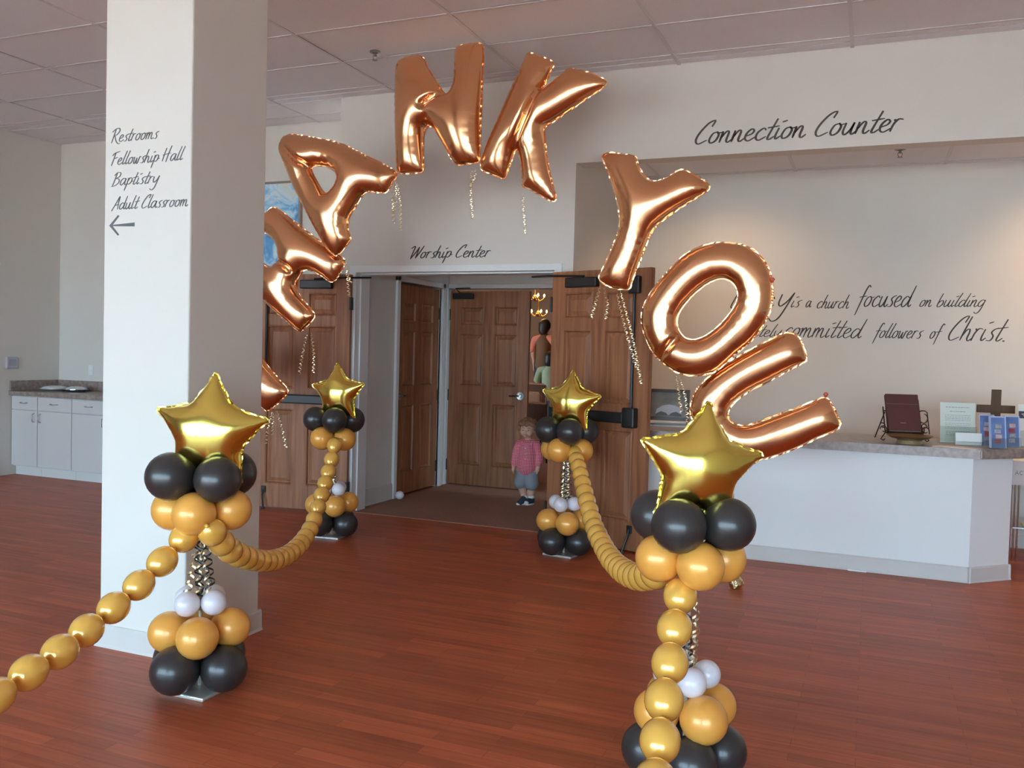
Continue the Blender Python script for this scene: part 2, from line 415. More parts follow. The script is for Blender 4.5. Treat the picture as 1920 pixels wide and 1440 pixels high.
# ---------------------------------------------------------------- room shell
CEIL, FRONT, ALCOVE_Y, NICHE_Y, NICHE_C = 3.66, 6.66, 7.30, 8.05, 3.10
X0, X1 = -11.5, 4.6
PX0, PX1, PY0, PY1 = -3.377, -2.859, 3.12, 3.643          # pillar
DX0, DX1, DH = -4.25, -2.36, 2.125                         # double-door opening in the front wall
NX0, NX1, NZ = -2.224, 3.6, 2.97                           # counter recess

struct(MB().box(X0 - 0.2, X1 + 0.2, REAR_Y - 0.2, 8.76, -0.1, 0).build('floor', FLOORM), 'reddish brown strip wood floor of the lobby')
fl_vest = struct(MB().box(DX0 - 0.02, DX1 + 0.02, FRONT + 0.02, 8.72, 0, 0.006).build('floor_vestibule_carpet', CARPET), 'brown carpet of the entry between the two sets of doors')

wf = MB()
wf.box(-4.425, DX0, FRONT, FRONT + 0.2, 0, CEIL + 0.1)
wf.box(DX0, DX1, FRONT, FRONT + 0.2, DH + 0.055, CEIL + 0.1)
wf.box(DX1, NX0, FRONT, NICHE_Y + 0.2, 0, CEIL + 0.1)
wf.box(NX0, NX1, FRONT, FRONT + 0.16, NZ, CEIL + 0.1)
wf.box(NX1, X1, FRONT, NICHE_Y + 0.2, 0, CEIL + 0.1)
wall_front = struct(wf.build('wall_front', PAINT), 'painted wall with the double doors and the counter recess')
struct(MB().box(NX0 - 0.1, NX1 + 0.1, NICHE_Y, NICHE_Y + 0.2, 0, NICHE_C + 0.6).build('wall_recess_back', PAINT), 'rear wall of the counter recess with lettering')
wall_niche = bpy.data.objects['wall_recess_back']
struct(MB().box(-8.7, -4.425, ALCOVE_Y, ALCOVE_Y + 0.2, 0, CEIL + 0.1).build('wall_alcove_back', PAINT), 'painted wall behind the cabinets and the framed painting')
struct(MB().box(-8.75, -8.56, 6.54, ALCOVE_Y + 0.2, 0, CEIL + 0.1).build('wall_alcove_side', PAINT), 'short side wall beside the cabinets')
struct(MB().box(X0, -8.75, 6.54, 6.74, 0, CEIL + 0.1).build('wall_far_corner', PAINT), 'painted wall next to the cabinet alcove')
struct(MB().box(X0 - 0.2, X0, REAR_Y - 0.2, 6.74, 0, CEIL + 0.1).build('wall_left', PAINT), 'painted side wall of the lobby')
struct(MB().box(X1, X1 + 0.2, REAR_Y - 0.2, 8.3, 0, CEIL + 0.1).build('wall_right', PAINT), 'painted side wall of the lobby by the counter')

# glazed entrance wall behind the camera
wr = MB()
wr.box(X0, X1, REAR_Y - 0.2, REAR_Y, WIN_Z[1], CEIL + 0.1)
wr.box(X0, X1, REAR_Y - 0.2, REAR_Y, 0, WIN_Z[0])
xs = [X0] + [v for w in WINDOWS for v in w] + [X1]
for a, b in zip(xs[0::2], xs[1::2]):
    wr.box(a, b, REAR_Y - 0.2, REAR_Y, WIN_Z[0], WIN_Z[1])
struct(wr.build('wall_rear', PAINT), 'lobby wall with tall entrance windows')
GLASS = bpy.data.materials.new('window_glass')
GLASS.use_nodes = True
nt = GLASS.node_tree
nt.nodes.remove(nt.nodes['Principled BSDF'])
tr, gl, mxs, fr = (nt.nodes.new(t) for t in ('ShaderNodeBsdfTransparent', 'ShaderNodeBsdfGlossy', 'ShaderNodeMixShader', 'ShaderNodeFresnel'))
gl.inputs['Roughness'].default_value = 0.02
nt.links.new(fr.outputs[0], mxs.inputs[0])
nt.links.new(tr.outputs[0], mxs.inputs[1])
nt.links.new(gl.outputs[0], mxs.inputs[2])
nt.links.new(mxs.outputs[0], nt.nodes['Material Output'].inputs['Surface'])
for i, (x0, x1) in enumerate(WINDOWS):
    w = MB()
    z0, z1, y0, y1 = WIN_Z[0], WIN_Z[1], REAR_Y - 0.13, REAR_Y - 0.07
    w.box(x0, x0 + 0.05, y0, y1, z0, z1).box(x1 - 0.05, x1, y0, y1, z0, z1)
    w.box(x0 + 0.05, x1 - 0.05, y0, y1, z0, z0 + 0.06).box(x0 + 0.05, x1 - 0.05, y0, y1, z1 - 0.05, z1).box(x0 + 0.05, x1 - 0.05, y0, y1, 2.10, 2.15)
    wo = struct(w.build('window_%d' % (i + 1), STEEL), 'tall aluminium entrance window')
    for a, b in ((z0 + 0.06, 2.10), (2.15, z1 - 0.05)):
        MB().box(x0 + 0.05, x1 - 0.05, REAR_Y - 0.104, REAR_Y - 0.098, a, b).build('pane', GLASS, wo)
struct(MB().box(-40, 34, -45, REAR_Y - 0.2, -0.25, -0.12).build('ground_outside', mat('asphalt', (0.17, 0.17, 0.17), 0.9, noise=(2, 0.4, (0.14, 0.14, 0.14)))), 'grey asphalt forecourt outside the entrance')

# ceilings: slab, hung grid and one object per tile
slab = struct(MB().box(X0 - 0.2, X1 + 0.2, REAR_Y - 0.2, 8.3, CEIL + 0.08, CEIL + 0.2).build('ceiling', TBAR), 'suspended ceiling of pale rectangular tiles')
tile_mesh = {}


def tiles(parent, xl, yl, z, clip):
    g = MB()
    for xa, xb in zip(xl, xl[1:]):
        for ya, yb in zip(yl, yl[1:]):
            for cx0, cx1, cy0, cy1 in clip:
                a, b, c, d = max(xa, cx0), min(xb, cx1), max(ya, cy0), min(yb, cy1)
                if b - a < 0.03 or d - c < 0.03:
                    continue
                w_, h_ = round(b - a - 0.02, 3), round(d - c - 0.02, 3)
                if (w_, h_) not in tile_mesh:
                    tile_mesh[(w_, h_)] = MB().box(-w_ / 2, w_ / 2, -h_ / 2, h_ / 2, 0, 0.016).mesh('ceiling_tile')
                o = obj('tile', tile_mesh[(w_, h_)], TILE, parent)
                o.location = ((a + b) / 2, (c + d) / 2, z + random.uniform(0.004, 0.008))
    for cx0, cx1, cy0, cy1 in clip:
        for x in xl:
            if cx0 <= x <= cx1:
                g.box(x - 0.013, x + 0.013, cy0, cy1, z, z + 0.004)
        for y in yl:
            if cy0 <= y <= cy1:
                g.box(cx0, cx1, y - 0.013, y + 0.013, z + 0.0005, z + 0.0045)
    g.build('ceiling_grid', TBAR, parent)


XL = [-0.21 + 1.22 * k for k in range(-10, 5)]
YL = [5.83 + 0.61 * k for k in range(-16, 4)]
tiles(slab, XL, YL, CEIL, [(-8.56, -4.425, FRONT, ALCOVE_Y), (X0, X1, REAR_Y, 6.54), (-8.56, X1, 6.54, FRONT)])
nslab = struct(MB().box(NX0 - 0.1, NX1 + 0.1, FRONT + 0.16, NICHE_Y + 0.1, NICHE_C + 0.06, NICHE_C + 0.12).build('ceiling_recess', TBAR), 'lower tiled ceiling over the counter recess')
tiles(nslab, [-3.07, -1.855, -0.68, 0.50, 1.70, 2.90, 4.1], [6.5, 7.35, 7.96, 8.2], NICHE_C, [(NX0, NX1, FRONT + 0.16, NICHE_Y)])

# vestibule and the room beyond
VY = 8.60
vs_ = MB()
vs_.box(-4.425, -4.28, FRONT + 0.2, 7.50, 0, 2.6).box(-4.425, -4.28, 8.41, VY + 0.14, 0, 2.6).box(-4.425, -4.28, 7.50, 8.41, DH, 2.6).box(-4.425, -4.40, 7.50, 8.41, 0, DH)
struct(vs_.build('wall_vestibule_side', PAINT), 'side wall of the entry with a closed door')
struct(MB().box(-9.0, -4.28, VY, VY + 0.14, 0, 4.2).box(-4.28, DX1, VY, VY + 0.14, DH + 0.03, 4.2).box(DX1, 3.0, VY, VY + 0.14, 0, 4.2).build('wall_vestibule_back', PAINT), 'wall between the entry and the worship room')
struct(MB().box(-4.425, DX1, FRONT + 0.2, VY, 2.28, 2.36).build('ceiling_vestibule', TILE), 'low ceiling of the entry')
SANW = mat('sanctuary_paint', (0.30, 0.17, 0.09), 0.8, noise=(2, 0.3, (0.26, 0.145, 0.075)))
struct(MB().box(-14, 3, 20, 20.2, 0, 5.2).box(-14.2, -14, 8.7, 20.2, 0, 5.2).box(3, 3.2, 8.7, 20.2, 0, 5.2).build('wall_worship_room', SANW), 'warm walls of the worship room')
struct(MB().box(-14.2, 3.2, 8.70, 20.2, 4.1, 4.2).build('ceiling_worship_room', SANW), 'ceiling of the worship room')
struct(MB().box(-14.2, 3.2, 8.70, 20.2, -0.06, 0.004).build('floor_worship_room', CARPET), 'carpet of the worship room')
struct(MB().box(-14, 3, 15.2, 20, 0, 0.32).build('floor_platform', CARPET), 'low carpeted platform of the worship room')

# pillar
pil = struct(MB().cbox(PX0, PX1, PY0, PY1, 0, CEIL + 0.05, 0.008).build('pillar', PAINT), 'square painted pillar with directory lettering and arrow')


def baseboard(name, runs, parent=None, h=0.105, t=0.012):
    """runs: (x0, y0, x1, y1, nx, ny), a wall line and its outward normal."""
    b = MB()
    for xa, ya, xb, yb, nx, ny in runs:
        dx, dy = xb - xa, yb - ya
        L_ = math.hypot(dx, dy)
        dx, dy = dx / L_, dy / L_
        prof = [(0, 0), (t * 1.7, 0), (t * 1.2, 0.012), (t, h - 0.01), (t * 0.5, h), (0, h)]
        ext = t * 1.2
        vs = []
        for x, y, s in ((xa, ya, -ext), (xb, yb, ext)):
            vs += [(x + dx * s + nx * d, y + dy * s + ny * d, z) for d, z in prof]
        n = len(prof)
        b.add(vs, [tuple(range(n)), tuple(range(n, 2 * n))[::-1]] + [(i, (i + 1) % n, n + (i + 1) % n, n + i) for i in range(n)])
    return struct(b.build(name, BASEB)) if parent is None else b.build(name, BASEB, parent)


baseboard('baseboard', [(PX0, PY0, PX1, PY0, 0, -1), (PX1, PY0, PX1, PY1, 1, 0), (PX0, PY1, PX1, PY1, 0, 1), (PX0, PY0, PX0, PY1, -1, 0)], pil)
baseboard('baseboard_alcove', [(-6.9, ALCOVE_Y, -4.425, ALCOVE_Y, 0, -1), (-4.425, FRONT, -4.425, ALCOVE_Y, -1, 0), (-4.425, FRONT, DX0 - 0.06, FRONT, 0, -1)])
baseboard('baseboard_far_corner', [(X0, 6.54, -8.56, 6.54, 0, -1)])
baseboard('baseboard_vestibule', [(-4.28, FRONT + 0.2, -4.28, 7.44, 1, 0)], h=0.16)
baseboard('baseboard_recess', [(NX0, NICHE_Y, NX1, NICHE_Y, 0, -1), (NX0, FRONT, NX0, NICHE_Y, 1, 0)])
baseboard('baseboard_left', [(X0, REAR_Y, X0, 6.54, 1, 0)])
baseboard('baseboard_right', [(X1, REAR_Y, X1, FRONT, -1, 0), (NX1, FRONT, X1, FRONT, 0, -1)])

# door frames
tf = MB()
tf.cbox(DX0 - 0.045, DX0 + 0.02, FRONT - 0.012, FRONT + 0.2, 0, DH + 0.01, 0.004).cbox(DX1 - 0.02, DX1 + 0.045, FRONT - 0.012, FRONT + 0.2, 0, DH + 0.01, 0.004)
tf.cbox(DX0 - 0.045, DX1 + 0.045, FRONT - 0.012, FRONT + 0.2, DH, DH + 0.058, 0.004)
tf.cbox(DX0 + 0.02, DX0 + 0.035, FRONT + 0.06, FRONT + 0.2, 0, DH, 0.003).cbox(DX1 - 0.035, DX1 - 0.02, FRONT + 0.06, FRONT + 0.2, 0, DH, 0.003).cbox(DX0 + 0.02, DX1 - 0.02, FRONT + 0.06, FRONT + 0.2, DH - 0.014, DH, 0.003)
struct(tf.build('trim_1', TRIMW), 'pale metal frame of the outer double doors')
tf = MB()
tf.cbox(-4.30, -4.255, 7.44, 7.50, 0, DH + 0.05, 0.004).cbox(-4.30, -4.255, 8.41, 8.47, 0, DH + 0.05, 0.004).cbox(-4.30, -4.255, 7.44, 8.47, DH, DH + 0.05, 0.004)
struct(tf.build('trim_2', TRIMW), 'pale frame of the side door in the entry')
tf = MB()
tf.cbox(-4.30, -4.265, VY - 0.05, VY + 0.10, 0, DH + 0.02, 0.004).cbox(DX1 - 0.05, DX1, VY - 0.02, VY + 0.14, 0, DH + 0.02, 0.004).cbox(-4.30, DX1, VY - 0.025, VY + 0.14, DH + 0.012, DH + 0.06, 0.004)
struct(tf.build('trim_3', TRIMW), 'pale frame of the inner double doors')


# ---------------------------------------------------------------- six-panel doors
def door(name, label, loc, rz, s=1, w=0.92, hgt=2.105, hardware='panic', hinge_face=True):
    """Six-panel leaf: hinge edge at the origin, leaf runs along s * x, the face we see is local -y."""
    T = 0.045
    root = bpy.data.objects.new(name, None)
    COL.objects.link(root)
    root.location = loc
    root.rotation_euler = (0, 0, rz)
    struct(root, label)

    def bx(mb, a, b, c, d, e, f, ch=None):
        xa, xb = sorted((s * a, s * b))
        return mb.cbox(xa, xb, c, d, e, f, ch) if ch else mb.box(xa, xb, c, d, e, f)
    st, mid = 0.125, 0.125
    pw = (w - 2 * st - mid) / 2
    cols = [(st, st + pw), (w - st - pw, w - st)]
    rows = [(hgt - 0.37, hgt - 0.165), (hgt - 1.02, hgt - 0.455), (hgt - 1.885, hgt - 1.20)]
    fr = MB()
    bx(fr, 0, st, -T, 0, 0.012, hgt)
    bx(fr, w - st, w, -T, 0, 0.012, hgt)
    bx(fr, cols[0][1], cols[1][0], -T, 0, 0.012, hgt)
    zc = [0.012] + [v for r in rows[::-1] for v in r] + [hgt]
    for c in cols:
        for za, zb in zip(zc[0::2], zc[1::2]):
            bx(fr, c[0], c[1], -T, 0, za, zb)
    fr.build('door_frame', DOORW, root)
    for c in cols:
        for r in rows:
            for side in (1,):
                p = MB()
                xa, xb = sorted((s * c[0], s * c[1]))
                za, zb = r
                lv = [(0, -T), (0.012, -T - 0.004), (0.020, -T + 0.012), (0.028, -T + 0.014), (0.060, -T + 0.003)]
                n = len(lv)
                vs = []
                for ins, y in lv:
                    vs += [(xa + ins, y, za + ins), (xb - ins, y, za + ins), (xb - ins, y, zb - ins), (xa + ins, y, zb - ins)]
                fs = [(4 * i + k, 4 * i + (k + 1) % 4, 4 * i + 4 + (k + 1) % 4, 4 * i + 4 + k) for i in range(n - 1) for k in range(4)]
                fs.append(tuple(4 * (n - 1) + k for k in range(4)))
                vs += [(xa, -0.004, za), (xb, -0.004, za), (xb, -0.004, zb), (xa, -0.004, zb)]
                fs.append((4 * n + 3, 4 * n + 2, 4 * n + 1, 4 * n))
                fs += [(k, 4 * n + k, 4 * n + (k + 1) % 4, (k + 1) % 4) for k in range(4)]
                p.add(vs, fs).build('panel', DOORW, root)
    for z in (0.22, 0.98, 1.05 + 0.80):
        h = MB()
        bx(h, -0.012, 0.004, -T - 0.012, -0.006, z - 0.055, z + 0.055)
        h.tube([(-0.004 * s, -T - 0.006, z - 0.06), (-0.004 * s, -T - 0.006, z + 0.06)], 0.009, 8)
        h.build('hinge', DARKM, root)
    if hardware == 'panic':
        c = MB()
        bx(c, 0.16, 0.46, -T - 0.055, -T, hgt - 0.130, hgt - 0.055, 0.008)
        cl = c.build('door_closer', DARKM, root)
        MB().tube([(s * 0.33, -T - 0.03, hgt - 0.045), (s * 0.02, -T - 0.06, hgt - 0.035), (-s * 0.20, -T - 0.02, hgt - 0.03)], 0.009, 6).build('closer_arm', DARKM, cl)
        c = MB()
        bx(c, 0.06, 0.74, -T - 0.055, -T - 0.012, 0.955, 1.035, 0.010)
        pb = c.build('push_bar', DARKM, root)
        c = MB()
        bx(c, 0.735, 0.845, -T - 0.065, -T, 0.925, 1.075, 0.012)
        bx(c, 0.03, 0.085, -T - 0.05, -T, 0.955, 1.035, 0.008)
        c.build('latch_housing', DARKM, pb)
        MB().tube([(s * 0.79, -T - 0.02, 1.07), (s * 0.79, -T - 0.02, hgt - 0.15)], 0.011, 8).build('vertical_rod', DARKM, pb)
        c = MB()
        bx(c, 0.745, 0.84, -T - 0.045, -T, hgt - 0.19, hgt - 0.06, 0.010)
        c.build('top_latch', DARKM, pb)
        MB().tube([(s * 0.80, -T - 0.012, 0.17), (s * 0.80, -T - 0.03, 0.12), (s * 0.775, -T - 0.055, 0.012)], 0.009, 8).tube([(s * 0.775, -T - 0.055, 0.014), (s * 0.775, -T - 0.055, 0.001)], 0.016, 8).cbox(min(s * 0.78, s * 0.82), max(s * 0.78, s * 0.82), -T - 0.018, -T, 0.14, 0.20, 0.004).build('kick_down_stop', DARKM, root)
    if hardware in ('lever', 'lever_closer'):
        l = MB()
        x = s * (w - 0.075)
        rs = MB().lathe([(0.046, 0), (0.046, 0.008), (0.040, 0.014), (0.030, 0.013), (0.012, 0.010), (0.012, 0.05)], 24, (x, -T, 1.0), Matrix.Rotation(pi / 2, 3, 'X')).build('handle_rose', STEEL, root, 'auto')
        l.tube([(x, -T - 0.045, 1.0), (x - s * 0.03, -T - 0.05, 1.0), (x - s * 0.115, -T - 0.045, 0.997)], [0.011, 0.010, 0.008], 8)
        l.build('lever_handle', mat('dark_bronze', (0.20, 0.17, 0.15), 0.3, 1.0, noise=(30, 0.2, (0.16, 0.135, 0.12))), root, True)
    if hardware == 'lever_closer':
        c = MB()
        bx(c, 0.04, 0.28, -T - 0.05, -T, hgt - 0.085, hgt - 0.025, 0.008)
        cl = c.build('door_closer', DARKM, root)
        MB().tube([(s * 0.12, -T - 0.03, hgt - 0.015), (s * 0.14, -T - 0.17, hgt + 0.015), (s * 0.24, -T - 0.03, hgt + 0.03)], 0.008, 6).build('closer_arm', DARKM, cl)
    return root


door('door_1', 'open six-panel wooden door leaf beside the counter', (DX1 + 0.005, FRONT - 0.02, 0), math.radians(-19.2), 1)
door('door_2', 'open six-panel wooden door leaf under the blue painting', (DX0 - 0.005, FRONT - 0.02, 0), math.radians(9.2), -1)
door('door_3', 'closed inner six-panel door with round lever plate', (-4.262, VY + 0.045, 0.005), math.radians(0.6), 1, hardware='lever_closer')
d4 = door('door_4', 'closed dark six-panel door in the side wall of the entry', (-4.345, 8.405, 0.005), pi / 2, -1, w=0.90, hardware='lever')


# ---------------------------------------------------------------- inflated foil shapes
def inside(poly, x, y):
    c = False
    j = len(poly) - 1
    for i in range(len(poly)):
        xi, yi = poly[i]
        xj, yj = poly[j]
        if (yi > y) != (yj > y) and x < (xj - xi) * (y - yi) / (yj - yi) + xi:
            c = not c
        j = i
    return c


def seg_dist(P, A, B):
    """Distance of points P (n,2) to the nearest of the segments A-B (m,2)."""
    d = B - A
    L2 = np.maximum((d ** 2).sum(1), 1e-12)
    t = np.clip(((P[:, None, :] - A[None]) * d[None]).sum(2) / L2, 0, 1)
    q = A[None] + t[..., None] * d[None]
    return np.sqrt(((P[:, None, :] - q) ** 2).sum(2)).min(1)


def inflate(outer, hole, step, puff, crease=0.0, seed=0, pinches=()):
    """Two foil sheets sealed along an outline and blown up: solves the Poisson membrane on the flat shape.
    Returns the closed mesh data and the outline loops, flat shape in x/z, thickness along y."""
    rnd = random.Random(seed)
    loops = []
    for lp in [outer] + ([hole] if hole else []):
        sm = catmull([(x, 0, z) for x, z in lp], 6, True)
        loops.append([(p.x, p.z) for p in resample(sm, step, True)])
    A = np.array([p for l in loops for p in l])
    B = np.array([l[(i + 1) % len(l)] for l in loops for i in range(len(l))])
    bnd = [Vector(p) for l in loops for p in l]
    edges, n0 = [], 0
    for l in loops:
        edges += [(n0 + i, n0 + (i + 1) % len(l)) for i in range(len(l))]
        n0 += len(l)

    def ok(x, y):
        return inside(loops[0], x, y) and not (len(loops) > 1 and inside(loops[1], x, y))
    cand = []
    for li, l in enumerate(loops):
        n = len(l)
        for off in (0.22 * step, 0.6 * step, 1.15 * step):
            for i in range(n):
                (xa, ya), (xb, yb) = l[i - 1], l[(i + 1) % n]
                tx, ty = xb - xa, yb - ya
                q = math.hypot(tx, ty) or 1
                for sg in (1, -1):
                    x, y = l[i][0] - sg * ty / q * off, l[i][1] + sg * tx / q * off
                    if ok(x, y):
                        cand.append((x, y, off * 0.93))
    xs_, ys_ = A[:, 0], A[:, 1]
    r = 0
    y = ys_.min()
    while y < ys_.max():
        x = xs_.min() + (step * 0.55 if r % 2 else 0)
        while x < xs_.max():
            if ok(x, y):
                cand.append((x, y, 1.75 * step))
            x += step * 1.1
        y += step * 0.95
        r += 1
    C_ = np.array(cand)
    keep = seg_dist(C_[:, :2], A, B) >= C_[:, 2]
    pts = bnd + [Vector((float(a), float(b))) for a, b, _ in C_[keep]]
    nb = len(bnd)
    res = delaunay_2d_cdt(pts, edges, [], 0, 1e-6)
    V = np.array([(v.x, v.y) for v in res[0]])
    T = [f for f in res[2] if ok(*(V[list(f)].mean(0)))]
    T = np.array(T)
    isb = np.zeros(len(V), bool)
    for k, src in enumerate(res[3]):
        if any(i < nb for i in src):
            isb[k] = True
    n = len(V)
    K = np.zeros((n, n))
    F = np.zeros(n)
    a, b, c = V[T[:, 0]], V[T[:, 1]], V[T[:, 2]]
    ar = 0.5 * np.abs((b[:, 0] - a[:, 0]) * (c[:, 1] - a[:, 1]) - (b[:, 1] - a[:, 1]) * (c[:, 0] - a[:, 0])) + 1e-12
    gr = np.stack([np.stack([b[:, 1] - c[:, 1], c[:, 0] - b[:, 0]], 1), np.stack([c[:, 1] - a[:, 1], a[:, 0] - c[:, 0]], 1), np.stack([a[:, 1] - b[:, 1], b[:, 0] - a[:, 0]], 1)], 1)
    for i in range(3):
        np.add.at(F, T[:, i], ar / 3)
        for j in range(3):
            np.add.at(K, (T[:, i], T[:, j]), (gr[:, i] * gr[:, j]).sum(1) / (4 * ar))
    fi = np.where(~isb)[0]
    u = np.zeros(n)
    u[fi] = np.linalg.solve(K[np.ix_(fi, fi)] + np.eye(len(fi)) * 1e-12, F[fi])
    h = puff * np.sqrt(np.maximum(u, 0))
    if crease:
        # short puckers that run in from the seam
        D = seg_dist(V, A, B)
        idx = ((V[:, None, :] - A[None]) ** 2).sum(2).argmin(1)
        ph = [rnd.uniform(0, 6.28) for _ in range(3)]
        s = idx * step
        w_ = np.exp(-D / 0.022) * (D > 1e-6)
        nho = len(loops[0])
        w_ = w_ + 0.12 * np.exp(-D / 0.04) * (D > 1e-6) * (idx >= nho)
        h = h * (1 + crease * w_ * (np.sin(s * 260 + ph[0]) * 0.6 + np.sin(s * 123 + ph[1]) * (np.sin(s * 9 + ph[2]) > 0)))
    for pin in pinches:
        # folds where two lobes of foil meet
        q = np.array(pin)
        dd = seg_dist(V, q[:-1], q[1:])
        h = h * (1 - 0.50 * np.exp(-(dd / 0.022) ** 2))
    vs = [(V[i, 0], -h[i], V[i, 1]) for i in range(n)]
    back, nn = {}, n
    for i in range(n):
        if isb[i]:
            back[i] = i
        else:
            back[i] = nn
            vs.append((V[i, 0], h[i], V[i, 1]))
            nn += 1
    fs = [tuple(t) for t in T.tolist()] + [tuple(back[i] for i in t[::-1]) for t in T.tolist()]
    return vs, fs, loops


def seam_strip(loops, width, rnd):
    """Crimped flat border outside the sealed outline."""
    mb = MB()
    for li, l in enumerate(loops):
        n = len(l)
        vs = []
        area = sum(l[i][0] * l[(i + 1) % n][1] - l[(i + 1) % n][0] * l[i][1] for i in range(n))
        sg = 1 if area > 0 else -1
        if li:
            sg = -sg
        for i in range(n):
            (xa, ya), (xb, yb) = l[i - 1], l[(i + 1) % n]
            q = math.hypot(xb - xa, yb - ya) or 1
            nx, ny = sg * (yb - ya) / q, -sg * (xb - xa) / q
            wob = rnd.uniform(-0.004, 0.004) if not li else rnd.uniform(-0.0008, 0.0008)
            w_ = width * (rnd.uniform(0.6, 1.25) if not li else 0.8)
            for dy in (-0.0007, 0.0007):
                vs.append((l[i][0] - nx * 0.004, dy, l[i][1] - ny * 0.004))
                vs.append((l[i][0] + nx * w_, dy + wob, l[i][1] + ny * w_))
        fs = []
        for i in range(n):
            a, b = 4 * i, 4 * ((i + 1) % n)
            fs += [(a, b, b + 1, a + 1), (a + 2, a + 3, b + 3, b + 2), (a + 1, b + 1, b + 3, a + 3), (a, a + 2, b + 2, b)]
        mb.add(vs, fs)
    return mb


def curl(path, r, pitch, width, rnd, r_end=None):
    """Curled ribbon: a flat band wound in a helix about a path."""
    P = resample(catmull(path, 8), 0.0035)
    mb = MB()
    vs = []
    ph = rnd.uniform(0, 6.28)
    L_ = len(P)
    for i, p in enumerate(P):
        d = (P[min(i + 1, L_ - 1)] - P[max(i - 1, 0)]).normalized()
        a = d.orthogonal().normalized()
        a = (Vector((1, 0.2, 0)) - d * d.dot(Vector((1, 0.2, 0)))).normalized()
        b = d.cross(a)
        t = ph + i * 0.0035 / pitch * 2 * pi
        rr = (r + ((r_end if r_end is not None else r) - r) * i / L_) * min(1, i / 14 + 0.15)
        q = p + (a * math.cos(t) + b * math.sin(t)) * rr
        vs += [q - d * width / 2, q + d * width / 2]
    mb.add(vs, [(2 * i, 2 * i + 2, 2 * i + 3, 2 * i + 1) for i in range(L_ - 1)])
    return mb


# ---------------------------------------------------------------- foil letters of the arch
ARCH_Y = 5.65
LET_TXT = {
    'T': 'copper foil balloon shaped like the letter T, mostly hidden behind the pillar',
    'H': 'copper foil balloon shaped like the letter H beside the pillar',
    'A': 'copper foil balloon shaped like the letter A tilted between H and N',
    'N': 'copper foil balloon shaped like the letter N touching the ceiling',
    'K': 'copper foil balloon shaped like the letter K beside the N',
    'Y': 'copper foil balloon shaped like the letter Y above the open door',
    'O': 'copper foil balloon shaped like the letter O above the U',
    'U': 'copper foil balloon shaped like the letter U over the counter end',
}
LET_OFF = {'T': 0.0, 'H': 0.03, 'A': -0.02, 'N': 0.0, 'K': 0.02, 'Y': 0.0, 'O': -0.02, 'U': 0.03}
LET_YAW = {'T': 0, 'H': 4, 'A': 3, 'N': -4, 'K': 2, 'Y': 3, 'O': -2, 'U': 2}
for k, (outer, hole) in LETTER_OUTLINES.items():
    rnd = random.Random(ord(k))
    cx = sum(p[0] for p in outer) / len(outer)
    cz = sum(p[1] for p in outer) / len(outer)
    loc_o = [(x - cx, z - cz) for x, z in outer]
    loc_h = [(x - cx, z - cz) for x, z in hole] if hole else None
    vs, fs, loops = inflate(loc_o, loc_h, 0.017, 1.12, 0.12, ord(k), [[(x - cx, z - cz) for x, z in l] for l in LETTER_FOLDS.get(k, [])])
    root = thing('letter_balloon', LET_TXT[k], 'balloon', (cx, ARCH_Y + LET_OFF[k], cz), math.radians(LET_YAW[k]), 'foil letters of the arch')
    bd = MB()
    bd.v, bd.f = vs, fs
    bd.build('foil_body', COPPER, root, True)
    seam_strip(loops, 0.0075, rnd).build('seam', COPPER, root)
    for (xa, za, xb, zb) in LETTER_RIBBONS.get(k, []):
        a = Vector((xa - cx, -0.02 + rnd.uniform(-0.03, 0.03), za - cz))
        b = Vector((xb - cx, -0.02 + rnd.uniform(-0.03, 0.03), zb - cz))
        mid = a.lerp(b, 0.5) + Vector((rnd.uniform(-0.02, 0.02), rnd.uniform(-0.02, 0.02), 0))
        curl([a, mid, b], 0.009, 0.030, 0.006, rnd, 0.013).build('ribbon', RIBG, root)
    if k in 'OU':
        # red balloon neck tied at the rim
        x_, z_ = (outer[5] if k == 'O' else outer[23])
        nk = MB()
        nk.lathe([(0.006, 0), (0.010, 0.012), (0.016, 0.02), (0.010, 0.03), (0.004, 0.034)], 10, (x_ - cx + 0.004, 0, z_ - cz))
        nk.build('inflation_neck', mat('red_latex', (0.55, 0.09, 0.05), 0.4, noise=(20, 0.3, (0.48, 0.07, 0.04))), root, True)


# ---------------------------------------------------------------- balloon pedestals
def balloon_mesh(r, long=1.0):
    """Latex balloon along +z with the tied neck at -z."""
    prof = []
    for i in range(0, 15):
        t = pi * i / 14
        rad, z = math.sin(t), -math.cos(t)
        if z < 0:
            rad *= 1 - 0.10 * (-z) ** 2
            z *= 1.08
        prof.append((max(rad * r, 0.0001), z * r * long))
    prof = [(0.010, -1.08 * r * long - 0.016), (0.006, -1.08 * r * long - 0.006), (0.005, -1.08 * r * long + 0.002)] + prof[1:]
    return MB().lathe(prof, 22)


BMESH = {}


def balloon(name, material, r, loc, direction, parent, long=1.0, jitter=0.0):
    key = (material.name, round(r, 3), long)
    if key not in BMESH:
        me = balloon_mesh(r, long).mesh(name)
        me.materials.append(material)
        for p in me.polygons:
            p.use_smooth = True
        BMESH[key] = me
    o = obj(name, BMESH[key], None, parent)
    o.location = loc
    o.rotation_euler = Vector(direction).to_track_quat('Z', 'Y').to_euler()
    s = 1 + random.uniform(-jitter, jitter)
    o.scale = (s, s, s)
    return o


